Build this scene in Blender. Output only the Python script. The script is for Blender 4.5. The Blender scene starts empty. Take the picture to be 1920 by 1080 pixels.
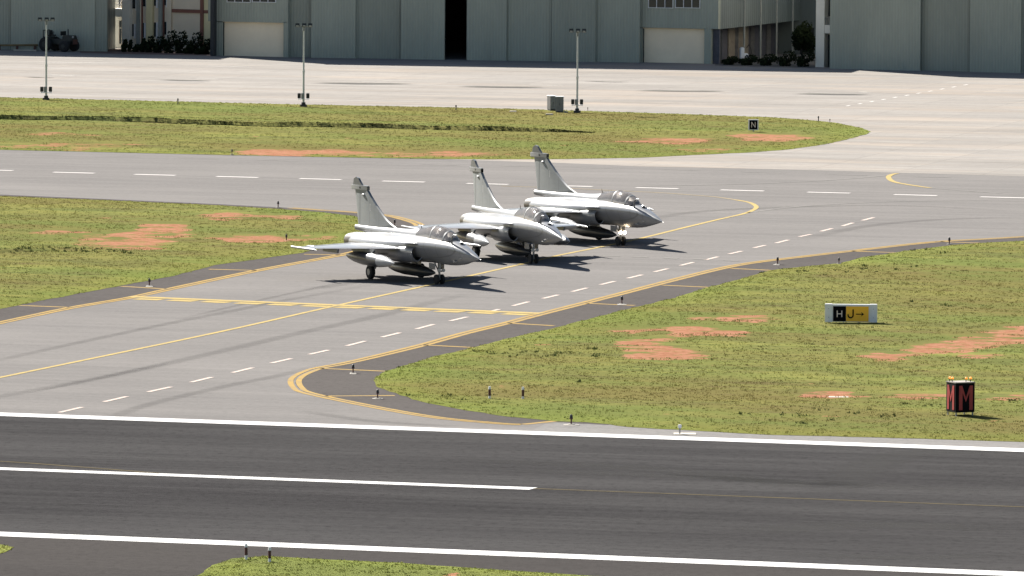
import bpy, bmesh, math, random
import numpy as np
from mathutils import Vector, Matrix, geometry
random.seed(7); RNG = np.random.default_rng(7)
sc = bpy.context.scene
C = sc.collection
R = math.radians
# ------------------------------------------------------------------ camera, world, sun, exposure
FPX = 18500.0; CAMH = 37.0; YH = -735.0; ROLL = 0.0065
pitch = math.atan((540 - YH) / FPX)
fwd = Vector((0, math.cos(pitch), -math.sin(pitch)))
rt0 = Vector((1, 0, 0)); up0 = rt0.cross(fwd)
rt = (rt0 * math.cos(ROLL) + up0 * math.sin(ROLL)).normalized()
up = rt.cross(fwd).normalized()
cam = bpy.data.objects.new('camera', bpy.data.cameras.new('camera')); C.objects.link(cam)
cam.data.sensor_width = 36.0; cam.data.lens = FPX / 1920 * 36
cam.data.clip_start = 5; cam.data.clip_end = 8000
CAM = Vector((0, 0, CAMH))
m = Matrix((rt, up, -fwd)).transposed().to_4x4(); m.translation = CAM
cam.matrix_world = m
sc.camera = cam
SH = (0.84, -1.12)                                   # ground shadow per metre of height
sun_vec = Vector((-SH[0], -SH[1], 1)).normalized()   # towards the sun
EL = math.asin(sun_vec.z); AZ = math.atan2(sun_vec.x, sun_vec.y)
w = bpy.data.worlds.new('World'); sc.world = w; w.use_nodes = True
nt = w.node_tree; bg = nt.nodes['Background']
sky = nt.nodes.new('ShaderNodeTexSky'); sky.sky_type = 'NISHITA'; sky.sun_disc = False
sky.sun_elevation = EL; sky.sun_rotation = AZ
nt.links.new(sky.outputs[0], bg.inputs[0]); bg.inputs[1].default_value = 0.038
sl = bpy.data.lights.new('sun', 'SUN'); sl.energy = 5.0; sl.angle = R(0.5); sl.color = (1, 0.955, 0.88)
so = bpy.data.objects.new('sun', sl); C.objects.link(so)
so.rotation_euler = (-sun_vec).to_track_quat('-Z', 'Y').to_euler()
so.location = (-60, 300, 120)
sc.view_settings.view_transform = 'Standard'; sc.view_settings.look = 'None'
sc.view_settings.exposure = 1.85; sc.view_settings.gamma = 1
# ------------------------------------------------------------------ pixel (1920x1080 photo) <-> world
def ray(px, py): return (fwd * FPX + rt * (px - 960) - up * (py - 540)).normalized()
def G(px, py, z=0.0):
    d = ray(px, py); t = (z - CAMH) / d.z
    return CAM + d * t
def P(v):
    d = Vector(v) - CAM; k = FPX / d.dot(fwd)
    return (960 + d.dot(rt) * k, 540 - d.dot(up) * k)
def Pn(a):
    d = a - np.array(CAM); k = FPX / (d @ np.array(fwd))
    return np.stack([960 + (d @ np.array(rt)) * k, 540 - (d @ np.array(up)) * k], 1)
# ------------------------------------------------------------------ helpers
def tag(o, label=None, cat=None, group=None, kind=None):
    if label: o['label'] = label
    if cat: o['category'] = cat
    if group: o['group'] = group
    if kind: o['kind'] = kind
    return o
def empty(name, loc=(0, 0, 0), rz=0.0):
    o = bpy.data.objects.new(name, None); C.objects.link(o); o.location = loc; o.rotation_euler = (0, 0, rz)
    o.empty_display_size = 0.3
    return o
def kids(o): return [c for c in bpy.data.objects if c.parent == o]
def copy_tree(o, parent=None):
    c = o.copy(); C.objects.link(c); c.parent = parent
    for ch in kids(o): copy_tree(ch, c)
    return c
class MB:
    def __init__(s): s.v = []; s.f = []
    def add(s, vs, fs):
        n = len(s.v); s.v += [tuple(v) for v in vs]; s.f += [tuple(i + n for i in f) for f in fs]; return s
    def box(s, cx, cy, cz, sx, sy, sz, M=None):
        vs = [Vector((cx + a * sx / 2, cy + b * sy / 2, cz + c * sz / 2)) for a in (-1, 1) for b in (-1, 1) for c in (-1, 1)]
        if M: vs = [M @ v for v in vs]
        return s.add(vs, [(0, 1, 3, 2), (4, 6, 7, 5), (0, 4, 5, 1), (2, 3, 7, 6), (0, 2, 6, 4), (1, 5, 7, 3)])
    def tube(s, p0, p1, r0, r1=None, n=10, cap=True):
        r1 = r0 if r1 is None else r1
        p0 = Vector(p0); p1 = Vector(p1); d = (p1 - p0).normalized()
        a = d.orthogonal().normalized(); b = d.cross(a)
        vs = []
        for p, r in ((p0, r0), (p1, r1)):
            for i in range(n):
                t = 2 * math.pi * i / n; vs.append(p + a * math.cos(t) * r + b * math.sin(t) * r)
        fs = [(i, (i + 1) % n, n + (i + 1) % n, n + i) for i in range(n)]
        if cap: fs += [tuple(range(n))[::-1], tuple(range(n, 2 * n))]
        return s.add(vs, fs)
    def rings(s, rs, close=True, cap0=True, cap1=True):
        n = len(rs[0]); vs = [v for r in rs for v in r]; fs = []
        for k in range(len(rs) - 1):
            for i in range(n if close else n - 1):
                j = (i + 1) % n; fs.append((k * n + i, k * n + j, (k + 1) * n + j, (k + 1) * n + i))
        if cap0: fs.append(tuple(range(n))[::-1])
        if cap1: fs.append(tuple((len(rs) - 1) * n + i for i in range(n)))
        return s.add(vs, fs)
    def poly(s, pts, z0=None):
        pts = [Vector(p) for p in pts]
        tri = geometry.tessellate_polygon([pts])
        fs = []
        for t in tri:
            a, b, c = [pts[i] for i in t]
            fs.append(t if (b - a).cross(c - a).z > 0 else t[::-1])
        return s.add(pts, fs)
    def prism(s, pts, z0, z1, M=None):
        n = len(pts); vs = [Vector((p[0], p[1], z)) for z in (z0, z1) for p in pts]
        if M: vs = [M @ v for v in vs]
        return s.add(vs, [tuple(range(n))[::-1], tuple(range(n, 2 * n))] + [(i, (i + 1) % n, n + (i + 1) % n, n + i) for i in range(n)])
    def build(s, name, mat, parent=None, smooth=None, bevel=0, fix=True):
        me = bpy.data.meshes.new(name); me.from_pydata(s.v, [], s.f); me.update()
        if fix:
            bm = bmesh.new(); bm.from_mesh(me)
            bmesh.ops.recalc_face_normals(bm, faces=bm.faces)
            if bevel: bmesh.ops.bevel(bm, geom=[e for e in bm.edges if len(e.link_faces) == 2 and e.calc_face_angle(0) > 0.6], offset=bevel, segments=2, affect='EDGES')
            bm.to_mesh(me); bm.free()
        if smooth is not None:
            me.shade_smooth(); me.set_sharp_from_angle(angle=R(smooth))
        if mat: me.materials.append(mat)
        o = bpy.data.objects.new(name, me); C.objects.link(o); o.parent = parent
        return o
# ------------------------------------------------------------------ materials
def srgb(r, g, b):
    f = lambda c: (c / 255 / 12.92) if c / 255 <= 0.04045 else ((c / 255 + 0.055) / 1.055) ** 2.4
    return (f(r), f(g), f(b), 1)
class NT:
    def __init__(s, name):
        s.m = bpy.data.materials.new(name); s.m.use_nodes = True; s.t = s.m.node_tree
        s.b = s.t.nodes['Principled BSDF']; s.geo = None
    def n(s, ty, **kw):
        nd = s.t.nodes.new('ShaderNode' + ty)
        for k, v in kw.items():
            if k.startswith('_'): nd.inputs[k[1:].replace('_', ' ')].default_value = v
            else: setattr(nd, k, v)
        return nd
    def l(s, a, b): s.t.links.new(a, b)
    def pos(s, rot=0.0, scale=(1, 1, 1)):
        tc = s.n('TexCoord'); src = tc.outputs['Object']
        if rot:
            vr = s.n('VectorRotate', rotation_type='Z_AXIS'); vr.inputs['Angle'].default_value = rot
            s.l(src, vr.inputs[0]); src = vr.outputs[0]
        mp = s.n('Mapping'); mp.inputs['Scale'].default_value = scale; s.l(src, mp.inputs[0])
        return mp.outputs[0]
    def noise(s, vec, scale, detail=4, rough=0.6, lo=0.3, hi=0.7, dist=0.0):
        x = s.n('TexNoise'); x.inputs['Scale'].default_value = scale; x.inputs['Detail'].default_value = detail
        x.inputs['Roughness'].default_value = rough; x.inputs['Distortion'].default_value = dist
        s.l(vec, x.inputs['Vector'])
        mr = s.n('MapRange'); mr.inputs[1].default_value = lo; mr.inputs[2].default_value = hi; s.l(x.outputs[0], mr.inputs[0])
        return mr.outputs[0]
    def mix(s, fac, a, b, mode='MIX'):
        x = s.n('MixRGB', blend_type=mode)
        for i, v in ((0, fac), (1, a), (2, b)):
            if hasattr(v, 'default_value'): s.l(v, x.inputs[i])
            else: x.inputs[i].default_value = v
        return x.outputs[0]
    def math(s, op, a, b=0.0):
        x = s.n('Math', operation=op)
        for i, v in ((0, a), (1, b)):
            if hasattr(v, 'default_value'): s.l(v, x.inputs[i])
            else: x.inputs[i].default_value = v
        return x.outputs[0]
    def bump(s, h, dist, strength=1.0):
        b = s.n('Bump'); b.inputs['Distance'].default_value = dist; b.inputs['Strength'].default_value = strength
        s.l(h, b.inputs['Height']); s.l(b.outputs[0], s.b.inputs['Normal'])
    def col(s, c, rough=0.7, metal=0.0, spec=0.5):
        if hasattr(c, 'default_value'): s.l(c, s.b.inputs['Base Color'])
        else: s.b.inputs['Base Color'].default_value = c
        s.b.inputs['Roughness'].default_value = rough; s.b.inputs['Metallic'].default_value = metal
        s.b.inputs['Specular IOR Level'].default_value = spec
        return s.m
def c4(*a): return (a[0] * .62, a[1] * .62, a[2] * .62, 1)   # real-world albedo scale of the scene
def sc4(c, k): return (c[0] * k, c[1] * k, c[2] * k, 1)
def plain(name, c, rough=0.6, metal=0.0, var=0.18, scale=3.0, spec=0.5):
    t = NT(name); v = t.pos()
    n1 = t.noise(v, scale); n2 = t.noise(v, scale * 9)
    x = t.mix(n1, sc4(c, 1 - var), sc4(c, 1 + var)); x = t.mix(t.math('MULTIPLY', n2, var), x, sc4(c, 0.6))
    return t.col(x, rough, metal, spec)
RW = R(-15.0)          # direction of the runway (world angle of its long axis)
def pavement(name, c0, c1, c2, streak=0.5, fine=0.12, rough=0.85, grain=18.0, stained=False):
    t = NT(name); p = t.pos(); q = t.pos(-RW, (0.012, 0.14, 1)); q2 = t.pos(-RW, (0.05, 0.6, 1))
    a = t.noise(p, 0.05, 5, 0.6, 0.35, 0.65); b = t.noise(q, 1.0, 6, 0.7, 0.40, 0.60); b2 = t.noise(q2, 1.3, 6, 0.75, 0.42, 0.62)
    x = t.mix(a, c0, c1); x = t.mix(t.math('MULTIPLY', b, streak), x, c2)
    x = t.mix(t.math('MULTIPLY', b2, streak * 0.55), x, sc4(c0, 1.25))
    g = t.noise(p, grain, 3, 0.8, 0.25, 0.75); g2 = t.noise(p, grain / 5, 4, 0.8, 0.3, 0.7)
    x = t.mix(t.math('MULTIPLY', g, fine * 2), x, sc4(c1, 0.55)); x = t.mix(t.math('MULTIPLY', g2, fine * 2.2), x, sc4(c0, 1.45)); g3 = t.noise(p, grain / 9, 5, 0.85, 0.5, 0.75); x = t.mix(t.math('MULTIPLY', g3, fine * 3), x, sc4(c1, 0.6))
    t.bump(g, 0.01, 0.5)
    return t.col(x, 1.0, 0, 0.0), t, x
M = {}
M['asphalt'] = pavement('taxiway_asphalt', c4(.240, .227, .218), c4(.200, .190, .184), c4(.165, .158, .155), 0.55)[0]
M['runway'] = pavement('runway_asphalt', c4(.056, .054, .055), c4(.034, .033, .034), c4(.100, .097, .096), 1.0, 0.25)[0]
M['shoulder'] = pavement('shoulder_asphalt', c4(.112, .103, .098), c4(.094, .086, .083), c4(.135, .124, .118), 0.5, 0.2)[0]
M['lowroad'] = pavement('dark_link_asphalt', c4(.072, .067, .065), c4(.058, .054, .053), c4(.09, .083, .078), 0.6, 0.2)[0]
M['edge'] = pavement('runway_edge_asphalt', c4(.27, .26, .25), c4(.22, .21, .205), c4(.18, .175, .17), 0.5, 0.2)[0]
def apron_mat():
    m_, t, x = pavement('apron_concrete', c4(.33, .302, .272), c4(.25, .233, .215), c4(.46, .432, .40), 1.0, 0.14, 0.8, 12)
    # slab joints
    v = t.pos(-RW); sp = t.n('SeparateXYZ'); t.l(v, sp.inputs[0])
    j = None
    for ax, per in ((0, 6.0), (1, 6.0)):
        f = t.math('FRACT', t.math('DIVIDE', sp.outputs[ax], per)); k = t.math('LESS_THAN', f, 0.014)
        j = k if j is None else t.math('MAXIMUM', j, k)
    x = t.mix(t.math('MULTIPLY', j, 0.45), x, c4(.16, .145, .13))
    fs = t.noise(t.pos(-RW, (0.12, 1.2, 1)), 1.3, 6, 0.8, 0.4, 0.62); x = t.mix(t.math('MULTIPLY', fs, 0.45), x, c4(.19, .18, .172))
    fw = t.noise(t.pos(-RW + .03, (0.08, 1.0, 1)), 0.9, 6, 0.8, 0.52, 0.66); x = t.mix(t.math('MULTIPLY', fw, 0.6), x, c4(.46, .44, .41))
    warm = t.noise(t.pos(-RW, (0.02, .1, 1)), 1.7, 3, 0.6, 0.5, 0.7)
    x = t.mix(t.math('MULTIPLY', warm, 0.4), x, c4(.50, .40, .31))
    cell = t.n('TexWhiteNoise', noise_dimensions='2D'); sn = t.n('VectorMath', operation='SNAP'); sn.inputs[1].default_value = (6, 6, 6)
    t.l(v, sn.inputs[0]); t.l(sn.outputs[0], cell.inputs['Vector'])
    x = t.mix(t.math('MULTIPLY', cell.outputs[0], 0.25), x, c4(.27, .26, .25))
    return t.col(x, 1.0, 0, 0.0)
M['apron'] = apron_mat()
def paint(name, c, wear=0.35, under=c4(.21, .20, .195)):
    t = NT(name); p = t.pos(); n = t.noise(p, 1.1, 6, 0.75, 0.42, 0.75); n2 = t.noise(p, 12, 3, 0.8, 0.35, 0.8)
    f = t.math('ADD', t.math('MULTIPLY', n, wear), t.math('MULTIPLY', n2, wear * 0.7))
    x = t.mix(f, c, under); return t.col(x, 1.0, 0, 0.0)
M['white'] = paint('white_paint', c4(.78, .77, .75), 0.12)
M['dash'] = paint('dash_paint', c4(.72, .69, .66), 0.25)
M['pink'] = paint('pinkish_white_paint', c4(.66, .56, .50), 0.3)
M['yellow'] = paint('yellow_paint', c4(.48, .325, .11), 0.6)
M['yellow2'] = paint('bright_yellow_paint', c4(.55, .42, .17), 0.5)
M['pale'] = paint('faded_yellow_paint', c4(.44, .36, .22), 0.5)
M['faint'] = paint('faded_white_paint', c4(.31, .30, .28), 0.5)
M['rwyel'] = paint('runway_yellow_line', c4(.15, .125, .08), 0.4, c4(.04, .04, .04))
def grass_nodes(t, attr=True):
    p = t.pos(); st = t.pos(-RW, (0.35, 1.0, 1))
    big = t.noise(st, 0.07, 4, 0.6, 0.38, 0.62); mid = t.noise(st, 0.30, 6, 0.7, 0.40, 0.62); sm = t.noise(p, 2.4, 4, 0.75, 0.3, 0.7)
    x = t.mix(mid, c4(.355, .36, .115), c4(.18, .205, .08))
    x = t.mix(t.math('MULTIPLY', big, 0.85), x, c4(.25, .205, .085))
    dry = t.noise(st, 0.5, 6, 0.75, 0.53, 0.68); x = t.mix(t.math('MULTIPLY', dry, 0.7), x, c4(.215, .155, .09))
    lush = t.noise(t.pos(-RW + 0.2, (0.3, 0.8, 1)), 0.14, 4, 0.65, 0.48, 0.62); x = t.mix(t.math('MULTIPLY', lush, 0.7), x, c4(.205, .25, .08))
    x = t.mix(t.math('MULTIPLY', sm, 0.3), x, c4(.13, .15, .04))
    fr = t.n('Attribute', attribute_name='fringe'); fn = t.noise(st, 0.5, 4, 0.7, 0.3, 0.6)
    x = t.mix(t.math('MULTIPLY', t.math('MULTIPLY', fr.outputs['Fac'], fn), 0.45), x, c4(.27, .33, .07))
    return x, p
def grass_mat():
    t = NT('grass_ground'); x, p = grass_nodes(t)
    at = t.n('Attribute', attribute_name='soil'); st = t.pos(-RW, (0.4, 1.3, 1))
    n = t.mix(0.4, t.noise(st, 0.7, 9, 0.8, 0.40, 0.60), t.noise(p, 0.55, 7, 0.75, 0.40, 0.60))
    s = t.math('MULTIPLY', at.outputs['Fac'], t.math('ADD', t.math('MULTIPLY', n, 1.45), 0.20))
    mr = t.n('MapRange'); mr.inputs[1].default_value = 0.52; mr.inputs[2].default_value = 0.60; t.l(s, mr.inputs[0])
    soil = t.mix(t.noise(p, 2.5, 5, 0.7), c4(.40, .17, .10), c4(.74, .42, .28)); soil = t.mix(t.math('MULTIPLY', t.noise(st, 1.4, 5, .75), 0.8), soil, c4(.36, .16, .09))
    x = t.mix(mr.outputs[0], x, soil)
    h = t.noise(p, 5, 5, 0.8); t.bump(h, 0.12, 0.8)
    return t.col(x, 1.0, 0, 0.0)
M['grass'] = grass_mat()
def blade_mat():
    t = NT('grass_blades'); x, p = grass_nodes(t)
    at = t.n('Attribute', attribute_name='rnd')
    x = t.mix(at.outputs['Fac'], sc4(c4(.75, .75, .7), 1), c4(1.5, 1.45, 1.2), 'MIX')
    y, _ = grass_nodes(t); z = t.mix(1.0, y, x, 'MULTIPLY')
    t.col(z, 1.0, 0, 0.0)
    tr = t.n('BsdfTranslucent'); t.l(z, tr.inputs[0]); ms = t.n('MixShader'); ms.inputs[0].default_value = 0.4
    out = t.t.nodes['Material Output']; t.l(t.b.outputs[0], ms.inputs[1]); t.l(tr.outputs[0], ms.inputs[2]); t.l(ms.outputs[0], out.inputs[0])
    return t.m
M['blade'] = blade_mat()
def leaf_mat(name, a, b):
    t = NT(name); p = t.pos(); x = t.mix(t.noise(p, 2.5, 3), a, b)
    t.col(x, 1.0, 0, 0.0); tr = t.n('BsdfTranslucent'); t.l(x, tr.inputs[0]); ms = t.n('MixShader'); ms.inputs[0].default_value = 0.08
    out = t.t.nodes['Material Output']; t.l(t.b.outputs[0], ms.inputs[1]); t.l(tr.outputs[0], ms.inputs[2]); t.l(ms.outputs[0], out.inputs[0])
    return t.m
M['leaf'] = leaf_mat('dark_leaves', c4(.030, .042, .020), c4(.012, .018, .010))
M['weed'] = leaf_mat('weed_leaves', c4(.13, .16, .05), c4(.07, .09, .035))
M['ditchweed'] = leaf_mat('dark_weed_leaves', c4(.055, .065, .025), c4(.03, .035, .015))
def ribbed(name, c, pitch_m=0.3, ang=0.0, dark=0.25):
    t = NT(name); p = t.pos(ang); sp = t.n('SeparateXYZ'); t.l(p, sp.inputs[0])
    s = t.math('SINE', t.math('MULTIPLY', sp.outputs[0], 2 * math.pi / pitch_m)); h = t.math('ADD', t.math('MULTIPLY', s, 0.5), 0.5)
    n = t.noise(t.pos(0, (1, 1, .25)), 0.6, 4); n2 = t.noise(t.pos(0, (1, 1, .4)), 3.0, 5, 0.7)
    x = t.mix(n, sc4(c, 0.9), sc4(c, 1.1)); x = t.mix(t.math('MULTIPLY', n2, 0.22), x, sc4(c, 0.7)); x = t.mix(t.math('MULTIPLY', h, dark), x, sc4(c, 0.72))
    t.bump(h, 0.03, 0.7)
    return t.col(x, 0.55, 0.0, 0.4)
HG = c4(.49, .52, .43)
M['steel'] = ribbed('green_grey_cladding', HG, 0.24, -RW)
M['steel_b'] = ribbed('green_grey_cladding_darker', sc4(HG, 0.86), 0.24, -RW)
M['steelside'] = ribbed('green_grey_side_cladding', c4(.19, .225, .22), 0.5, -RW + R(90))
M['joint'] = plain('door_seal', c4(.03, .035, .034), 0.8)
M['cream'] = plain('cream_render', c4(1.05, .90, .70), 0.9, 0, 0.08, 0.4)
M['creamlight'] = plain('pale_render', c4(1.2, 1.12, .97), 0.9, 0, 0.08, 0.4)
M['yelcream'] = plain('yellow_cream_render', c4(1.05, .92, .56), 0.9, 0, 0.08, 0.4)
M['brown'] = plain('brown_trim', c4(.30, .13, .095), 0.85, 0, 0.1)
M['greypipe'] = plain('grey_green_column', c4(.40, .42, .39), 0.8, 0, 0.1)
M['shutter'] = plain('beige_shutter', c4(1.3, 1.09, .80), 0.8, 0, 0.06, 0.5)
M['darkglass'] = plain('dark_window_glass', c4(.03, .035, .04), 0.15, 0, 0.1)
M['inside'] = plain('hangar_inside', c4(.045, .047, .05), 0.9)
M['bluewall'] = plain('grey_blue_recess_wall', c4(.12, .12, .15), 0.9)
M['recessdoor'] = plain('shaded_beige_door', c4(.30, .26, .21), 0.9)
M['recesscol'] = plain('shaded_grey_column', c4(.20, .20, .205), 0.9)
M['whitemetal'] = plain('white_painted_metal', c4(1.1, 1.1, 1.12), 0.45, 0, 0.06)
M['polegrey'] = plain('galvanised_pole', c4(.85, .84, .82), 0.5, 0.3, 0.1)
M['greymetal'] = plain('grey_metal', c4(.33, .34, .34), 0.5, 0.3, 0.1)
M['cabinet'] = plain('grey_cabinet_paint', c4(.26, .27, .265), 0.6)
M['cabinetdark'] = plain('dark_cabinet_paint', c4(.07, .07, .072), 0.6)
M['black'] = plain('black_plastic', c4(.010, .010, .011), 0.5, 0, 0.1)
M['concrete'] = plain('concrete_block', c4(.32, .29, .25), 0.9, 0, 0.2)
M['paleconcrete'] = plain('pale_concrete_pad', c4(.55, .50, .42), 0.9, 0, 0.15)
M['darkconc'] = plain('weathered_base', c4(.09, .085, .075), 0.9, 0, 0.2)
M['signyellow'] = plain('sign_yellow', c4(1.55, .78, .03), 0.5, 0, 0.05)
M['signwhite'] = plain('sign_legend_white', c4(1.2, 1.0, .88), 0.5, 0, 0.05)
M['signblack'] = plain('sign_black', c4(.004, .004, .006), 0.7, 0, 0.05, 3.0, 0.08)
M['signred'] = plain('sign_red', c4(.46, .03, .032), 0.5, 0, 0.1)
M['redband'] = plain('dark_red_band', c4(.10, .015, .012), 0.5)
M['tyre'] = plain('tyre_rubber', c4(.012, .012, .013), 0.85)
M['tracgrey'] = plain('dark_tractor_paint', c4(.02, .024, .022), 0.6)
M['rust'] = plain('rusty_red_panel', c4(.12, .05, .035), 0.7)
M['barrier'] = plain('tan_wooden_beam', c4(.28, .20, .09), 0.8)
M['bark'] = plain('bark', c4(.06, .045, .035), 0.9)
M['redsoil'] = plain('red_planting_soil', c4(.13, .07, .055), 0.95)
def emis(name, c, s):
    t = NT(name); t.col(c, 0.3); t.b.inputs['Emission Color'].default_value = c; t.b.inputs['Emission Strength'].default_value = s; return t.m
M['amber'] = emis('lit_amber_lamp', (1.0, .30, .03, 1), .25)
M['landing'] = emis('lit_landing_light', (1.0, .80, .55, 1), 5.0)
M['lens'] = plain('clear_lens', c4(.5, .5, .48), 0.12, 0, 0.05)
# aircraft
def jet_paint(name, c, rough=0.42, pan=True, smudge=.3, spec=0.5):
    t = NT(name); p = t.pos(); n = t.noise(p, 1.2, 5, 0.65); n2 = t.noise(t.pos(0, (0.6, 3, 3)), 2.2, 5, 0.7, 0.45, 0.75)
    x = t.mix(n, sc4(c, 0.92), sc4(c, 1.07)); x = t.mix(t.math('MULTIPLY', n2, smudge), x, sc4(c, 0.6))
    if pan:
        sp = t.n('SeparateXYZ'); t.l(p, sp.inputs[0])
        j = None
        for ax, per, off in ((0, 1.15, .31), (1, 0.95, .475)):
            f = t.math('FRACT', t.math('DIVIDE', t.math('ADD', sp.outputs[ax], off + 40 * per), per)); k = t.math('LESS_THAN', f, 0.03)
            j = k if j is None else t.math('MAXIMUM', j, k)
        x = t.mix(t.math('MULTIPLY', j, 0.6), x, sc4(c, 0.35))
    return t.col(x, rough, 0.0, spec)
M['jet'] = jet_paint('aircraft_grey', c4(.255, .26, .27), .30, True, .3, .7)
M['jetfin'] = jet_paint('aircraft_grey_fin', c4(.235, .25, .255), 0.5)
M['tankshade'] = jet_paint('shaded_tank_grey', c4(.05, .053, .057), 0.34)  # shade under the wing is put into the tank colour
M['radome'] = jet_paint('radome_grey', c4(.17, .175, .18), 0.3, False)
M['tanktip'] = jet_paint('pale_parts_sunlit_nose', c4(.42, .42, .42), 0.4, False, .1)  # sunlight on the tank noses put into the colour; also pale markings
M['nozzle'] = plain('burnt_nozzle_metal', c4(.10, .09, .08), 0.4, 0.7, 0.2)
M['gearmetal'] = plain('landing_gear_metal', c4(.35, .35, .34), 0.4, 0.3, 0.1)
M['cockpit'] = plain('cockpit_interior', c4(.035, .035, .038), 0.7)
M['seatcol'] = plain('ejection_seat', c4(.10, .095, .085), 0.8)
def glass():
    t = NT('tinted_canopy'); tr = t.n('BsdfTransparent'); tr.inputs[0].default_value = (.80, .78, .755, 1)
    t.col((.30, .28, .27, 1), 0.04, 0.1, 1.0)
    ms = t.n('MixShader'); ms.inputs[0].default_value = 0.62
    out = t.t.nodes['Material Output']; t.l(t.b.outputs[0], ms.inputs[1]); t.l(tr.outputs[0], ms.inputs[2]); t.l(ms.outputs[0], out.inputs[0])
    return t.m
M['canopy'] = glass()
def fade_mat(name, c, k):
    t = NT(name); at = t.n('Attribute', attribute_name='fade'); n = t.noise(t.pos(-RW, (0.15, 1, 1)), 1.5, 5, 0.75, 0.3, 0.7)
    f = t.math('MULTIPLY', t.math('MULTIPLY', at.outputs['Fac'], k), t.math('ADD', t.math('MULTIPLY', n, 0.7), 0.3))
    t.col(c, 1.0, 0, 0.0); tr = t.n('BsdfTransparent'); ms = t.n('MixShader'); t.l(f, ms.inputs[0])
    out = t.t.nodes['Material Output']; t.l(tr.outputs[0], ms.inputs[1]); t.l(t.b.outputs[0], ms.inputs[2]); t.l(ms.outputs[0], out.inputs[0])
    return t.m
M['tyremark'] = fade_mat('tyre_rubber_streak', c4(.11, .107, .105), 0.24)
M['darkstreak'] = fade_mat('dark_apron_streak', c4(.13, .13, .125), 0.8)  # long dark streaks on the apron, fading out at edges and ends
M['chalk'] = fade_mat('bright_scuff', c4(.62, .60, .56), 0.9)
M['rubber'] = fade_mat('runway_scuff', c4(.10, .098, .096), 0.5)
# ------------------------------------------------------------------ flat sheets of the ground
def sheet(name, pts, z, mat, world=False):
    w_ = [(Vector(p) if world else G(*p)) for p in pts]; w_ = [Vector((v.x, v.y, z)) for v in w_]
    o = MB().poly(w_).build(name, mat, fix=False); tag(o, kind='structure'); return o
big = 3500
sheet('terrain', [(-big, -500), (big, -500), (big, 5500), (-big, 5500)], -0.15, M['grass'], True)
sheet('taxiway', [(-1500, 1400), (3300, 1500), (3300, 20), (-1500, -60)], 0.0, M['asphalt'])
sheet('apron', [(-1500, 252), (0, 268), (700, 293), (900, 301), (1060, 306), (1200, 312), (1500, 318.5), (1700, 324.5), (1920, 330.5), (3300, 366), (3300, 30), (-1500, -50)], 0.004, M['apron'])
def lin(x, a, b): return a[1] + (x - a[0]) * (b[1] - a[1]) / (b[0] - a[0])
T0, T1 = (0, 777), (1920, 844.5); B0, B1 = (0, 1001.5), (1920, 1077)
XL, XR = -700, 2700
sheet('runway_margin', [(XL, lin(XL, T0, T1) - 3), (0, 774), (1000, 806), (1020, 796), (1075, 790), (1200, 797), (1440, 812), (1700, 819), (1920, 826), (XR, 852), (XR, lin(XR, T0, T1) + 2), (XL, lin(XL, T0, T1) + 2)], 0.004, M['edge'])
sheet('runway', [(XL, lin(XL, T0, T1)), (XR, lin(XR, T0, T1)), (XR, lin(XR, B0, B1)), (XL, lin(XL, B0, B1))], 0.008, M['runway'])
sheet('link_road', [(XL, lin(XL, B0, B1) + 1), (XR, lin(XR, B0, B1) + 1), (XR, 1300), (XL, 1260)], 0.004, M['lowroad'])
# shoulders
YR = [(2700, 395), (1920, 444), (1762, 453), (1612, 469), (1500, 482), (1410, 493), (1350, 504), (1264, 525), (1160, 552), (1022, 587), (944, 607.5), (872, 625), (785, 649), (663, 678), (600, 690), (580, 696), (564, 703), (554, 711), (553, 719), (558, 727), (568, 734), (602, 743), (665, 756), (727, 768), (790, 779), (852, 787), (946, 795), (977, 796)]
YL = [(-600, 735), (0, 605.5), (130, 578), (243, 558.5), (324, 541), (480, 508), (600, 485.6), (645, 477), (700, 464), (745, 450), (776, 438), (787, 428), (783, 420), (760, 412), (724, 404), (660, 398), (600, 394), (545, 390)]
sheet('shoulder_right', [(p[0] + 1, p[1]) for p in YR] + [(1040, 791), (1075, 794), (1140, 797), (1250, 760), (2700, 700)], 0.006, M['shoulder'])
sheet('shoulder_left', YL + [(400, 382.5), (200, 373.5), (0, 365), (-600, 341)], 0.006, M['shoulder'])
GR = [(2700, 400), (1920, 452), (1837, 456), (1785, 460), (1687, 472.5), (1612, 484), (1575, 494), (1519, 499), (1444, 507), (1387, 524), (1324, 540), (1264, 559), (1160, 584), (1029, 618), (960, 633), (891, 651), (810, 670), (735, 693), (712, 702), (700, 713), (706, 726), (740, 737), (790, 754), (852, 766), (946, 781), (1040, 790), (1100, 792), (1140, 796), (1177, 801), (1318, 809), (1440, 815.6), (1677, 821.5), (1920, 829), (2700, 852)]
GL = [(-600, 700), (0, 579.6), (88, 562), (227, 536), (324, 518), (405, 497), (486, 486), (567, 474), (625, 462), (672, 448), (706, 432), (712, 422), (698, 413), (660, 405), (600, 398), (520, 392), (400, 385), (200, 376), (0, 368), (-600, 344)]
GT = [(-600, 262), (0, 281), (430, 291), (760, 297.5), (900, 299), (1060, 298.5), (1200, 296), (1300, 291), (1400, 286.5), (1480, 280.5), (1552, 270), (1590, 261), (1625, 252), (1632, 247), (1615, 240), (1565, 230), (1500, 224), (1440, 220), (1200, 211.5), (960, 204.5), (700, 199), (480, 194.5), (240, 188.5), (0, 183), (-600, 168)]
GB = [(330, 1110), (372, 1080), (400, 1060), (435, 1048), (500, 1043), (600, 1049), (750, 1056), (960, 1071), (1300, 1092), (2700, 1180), (2700, 1260), (330, 1240)]
GC = [(-600, 985), (0, 1021), (22, 1026), (18, 1032), (0, 1039), (-600, 1100)]
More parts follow.
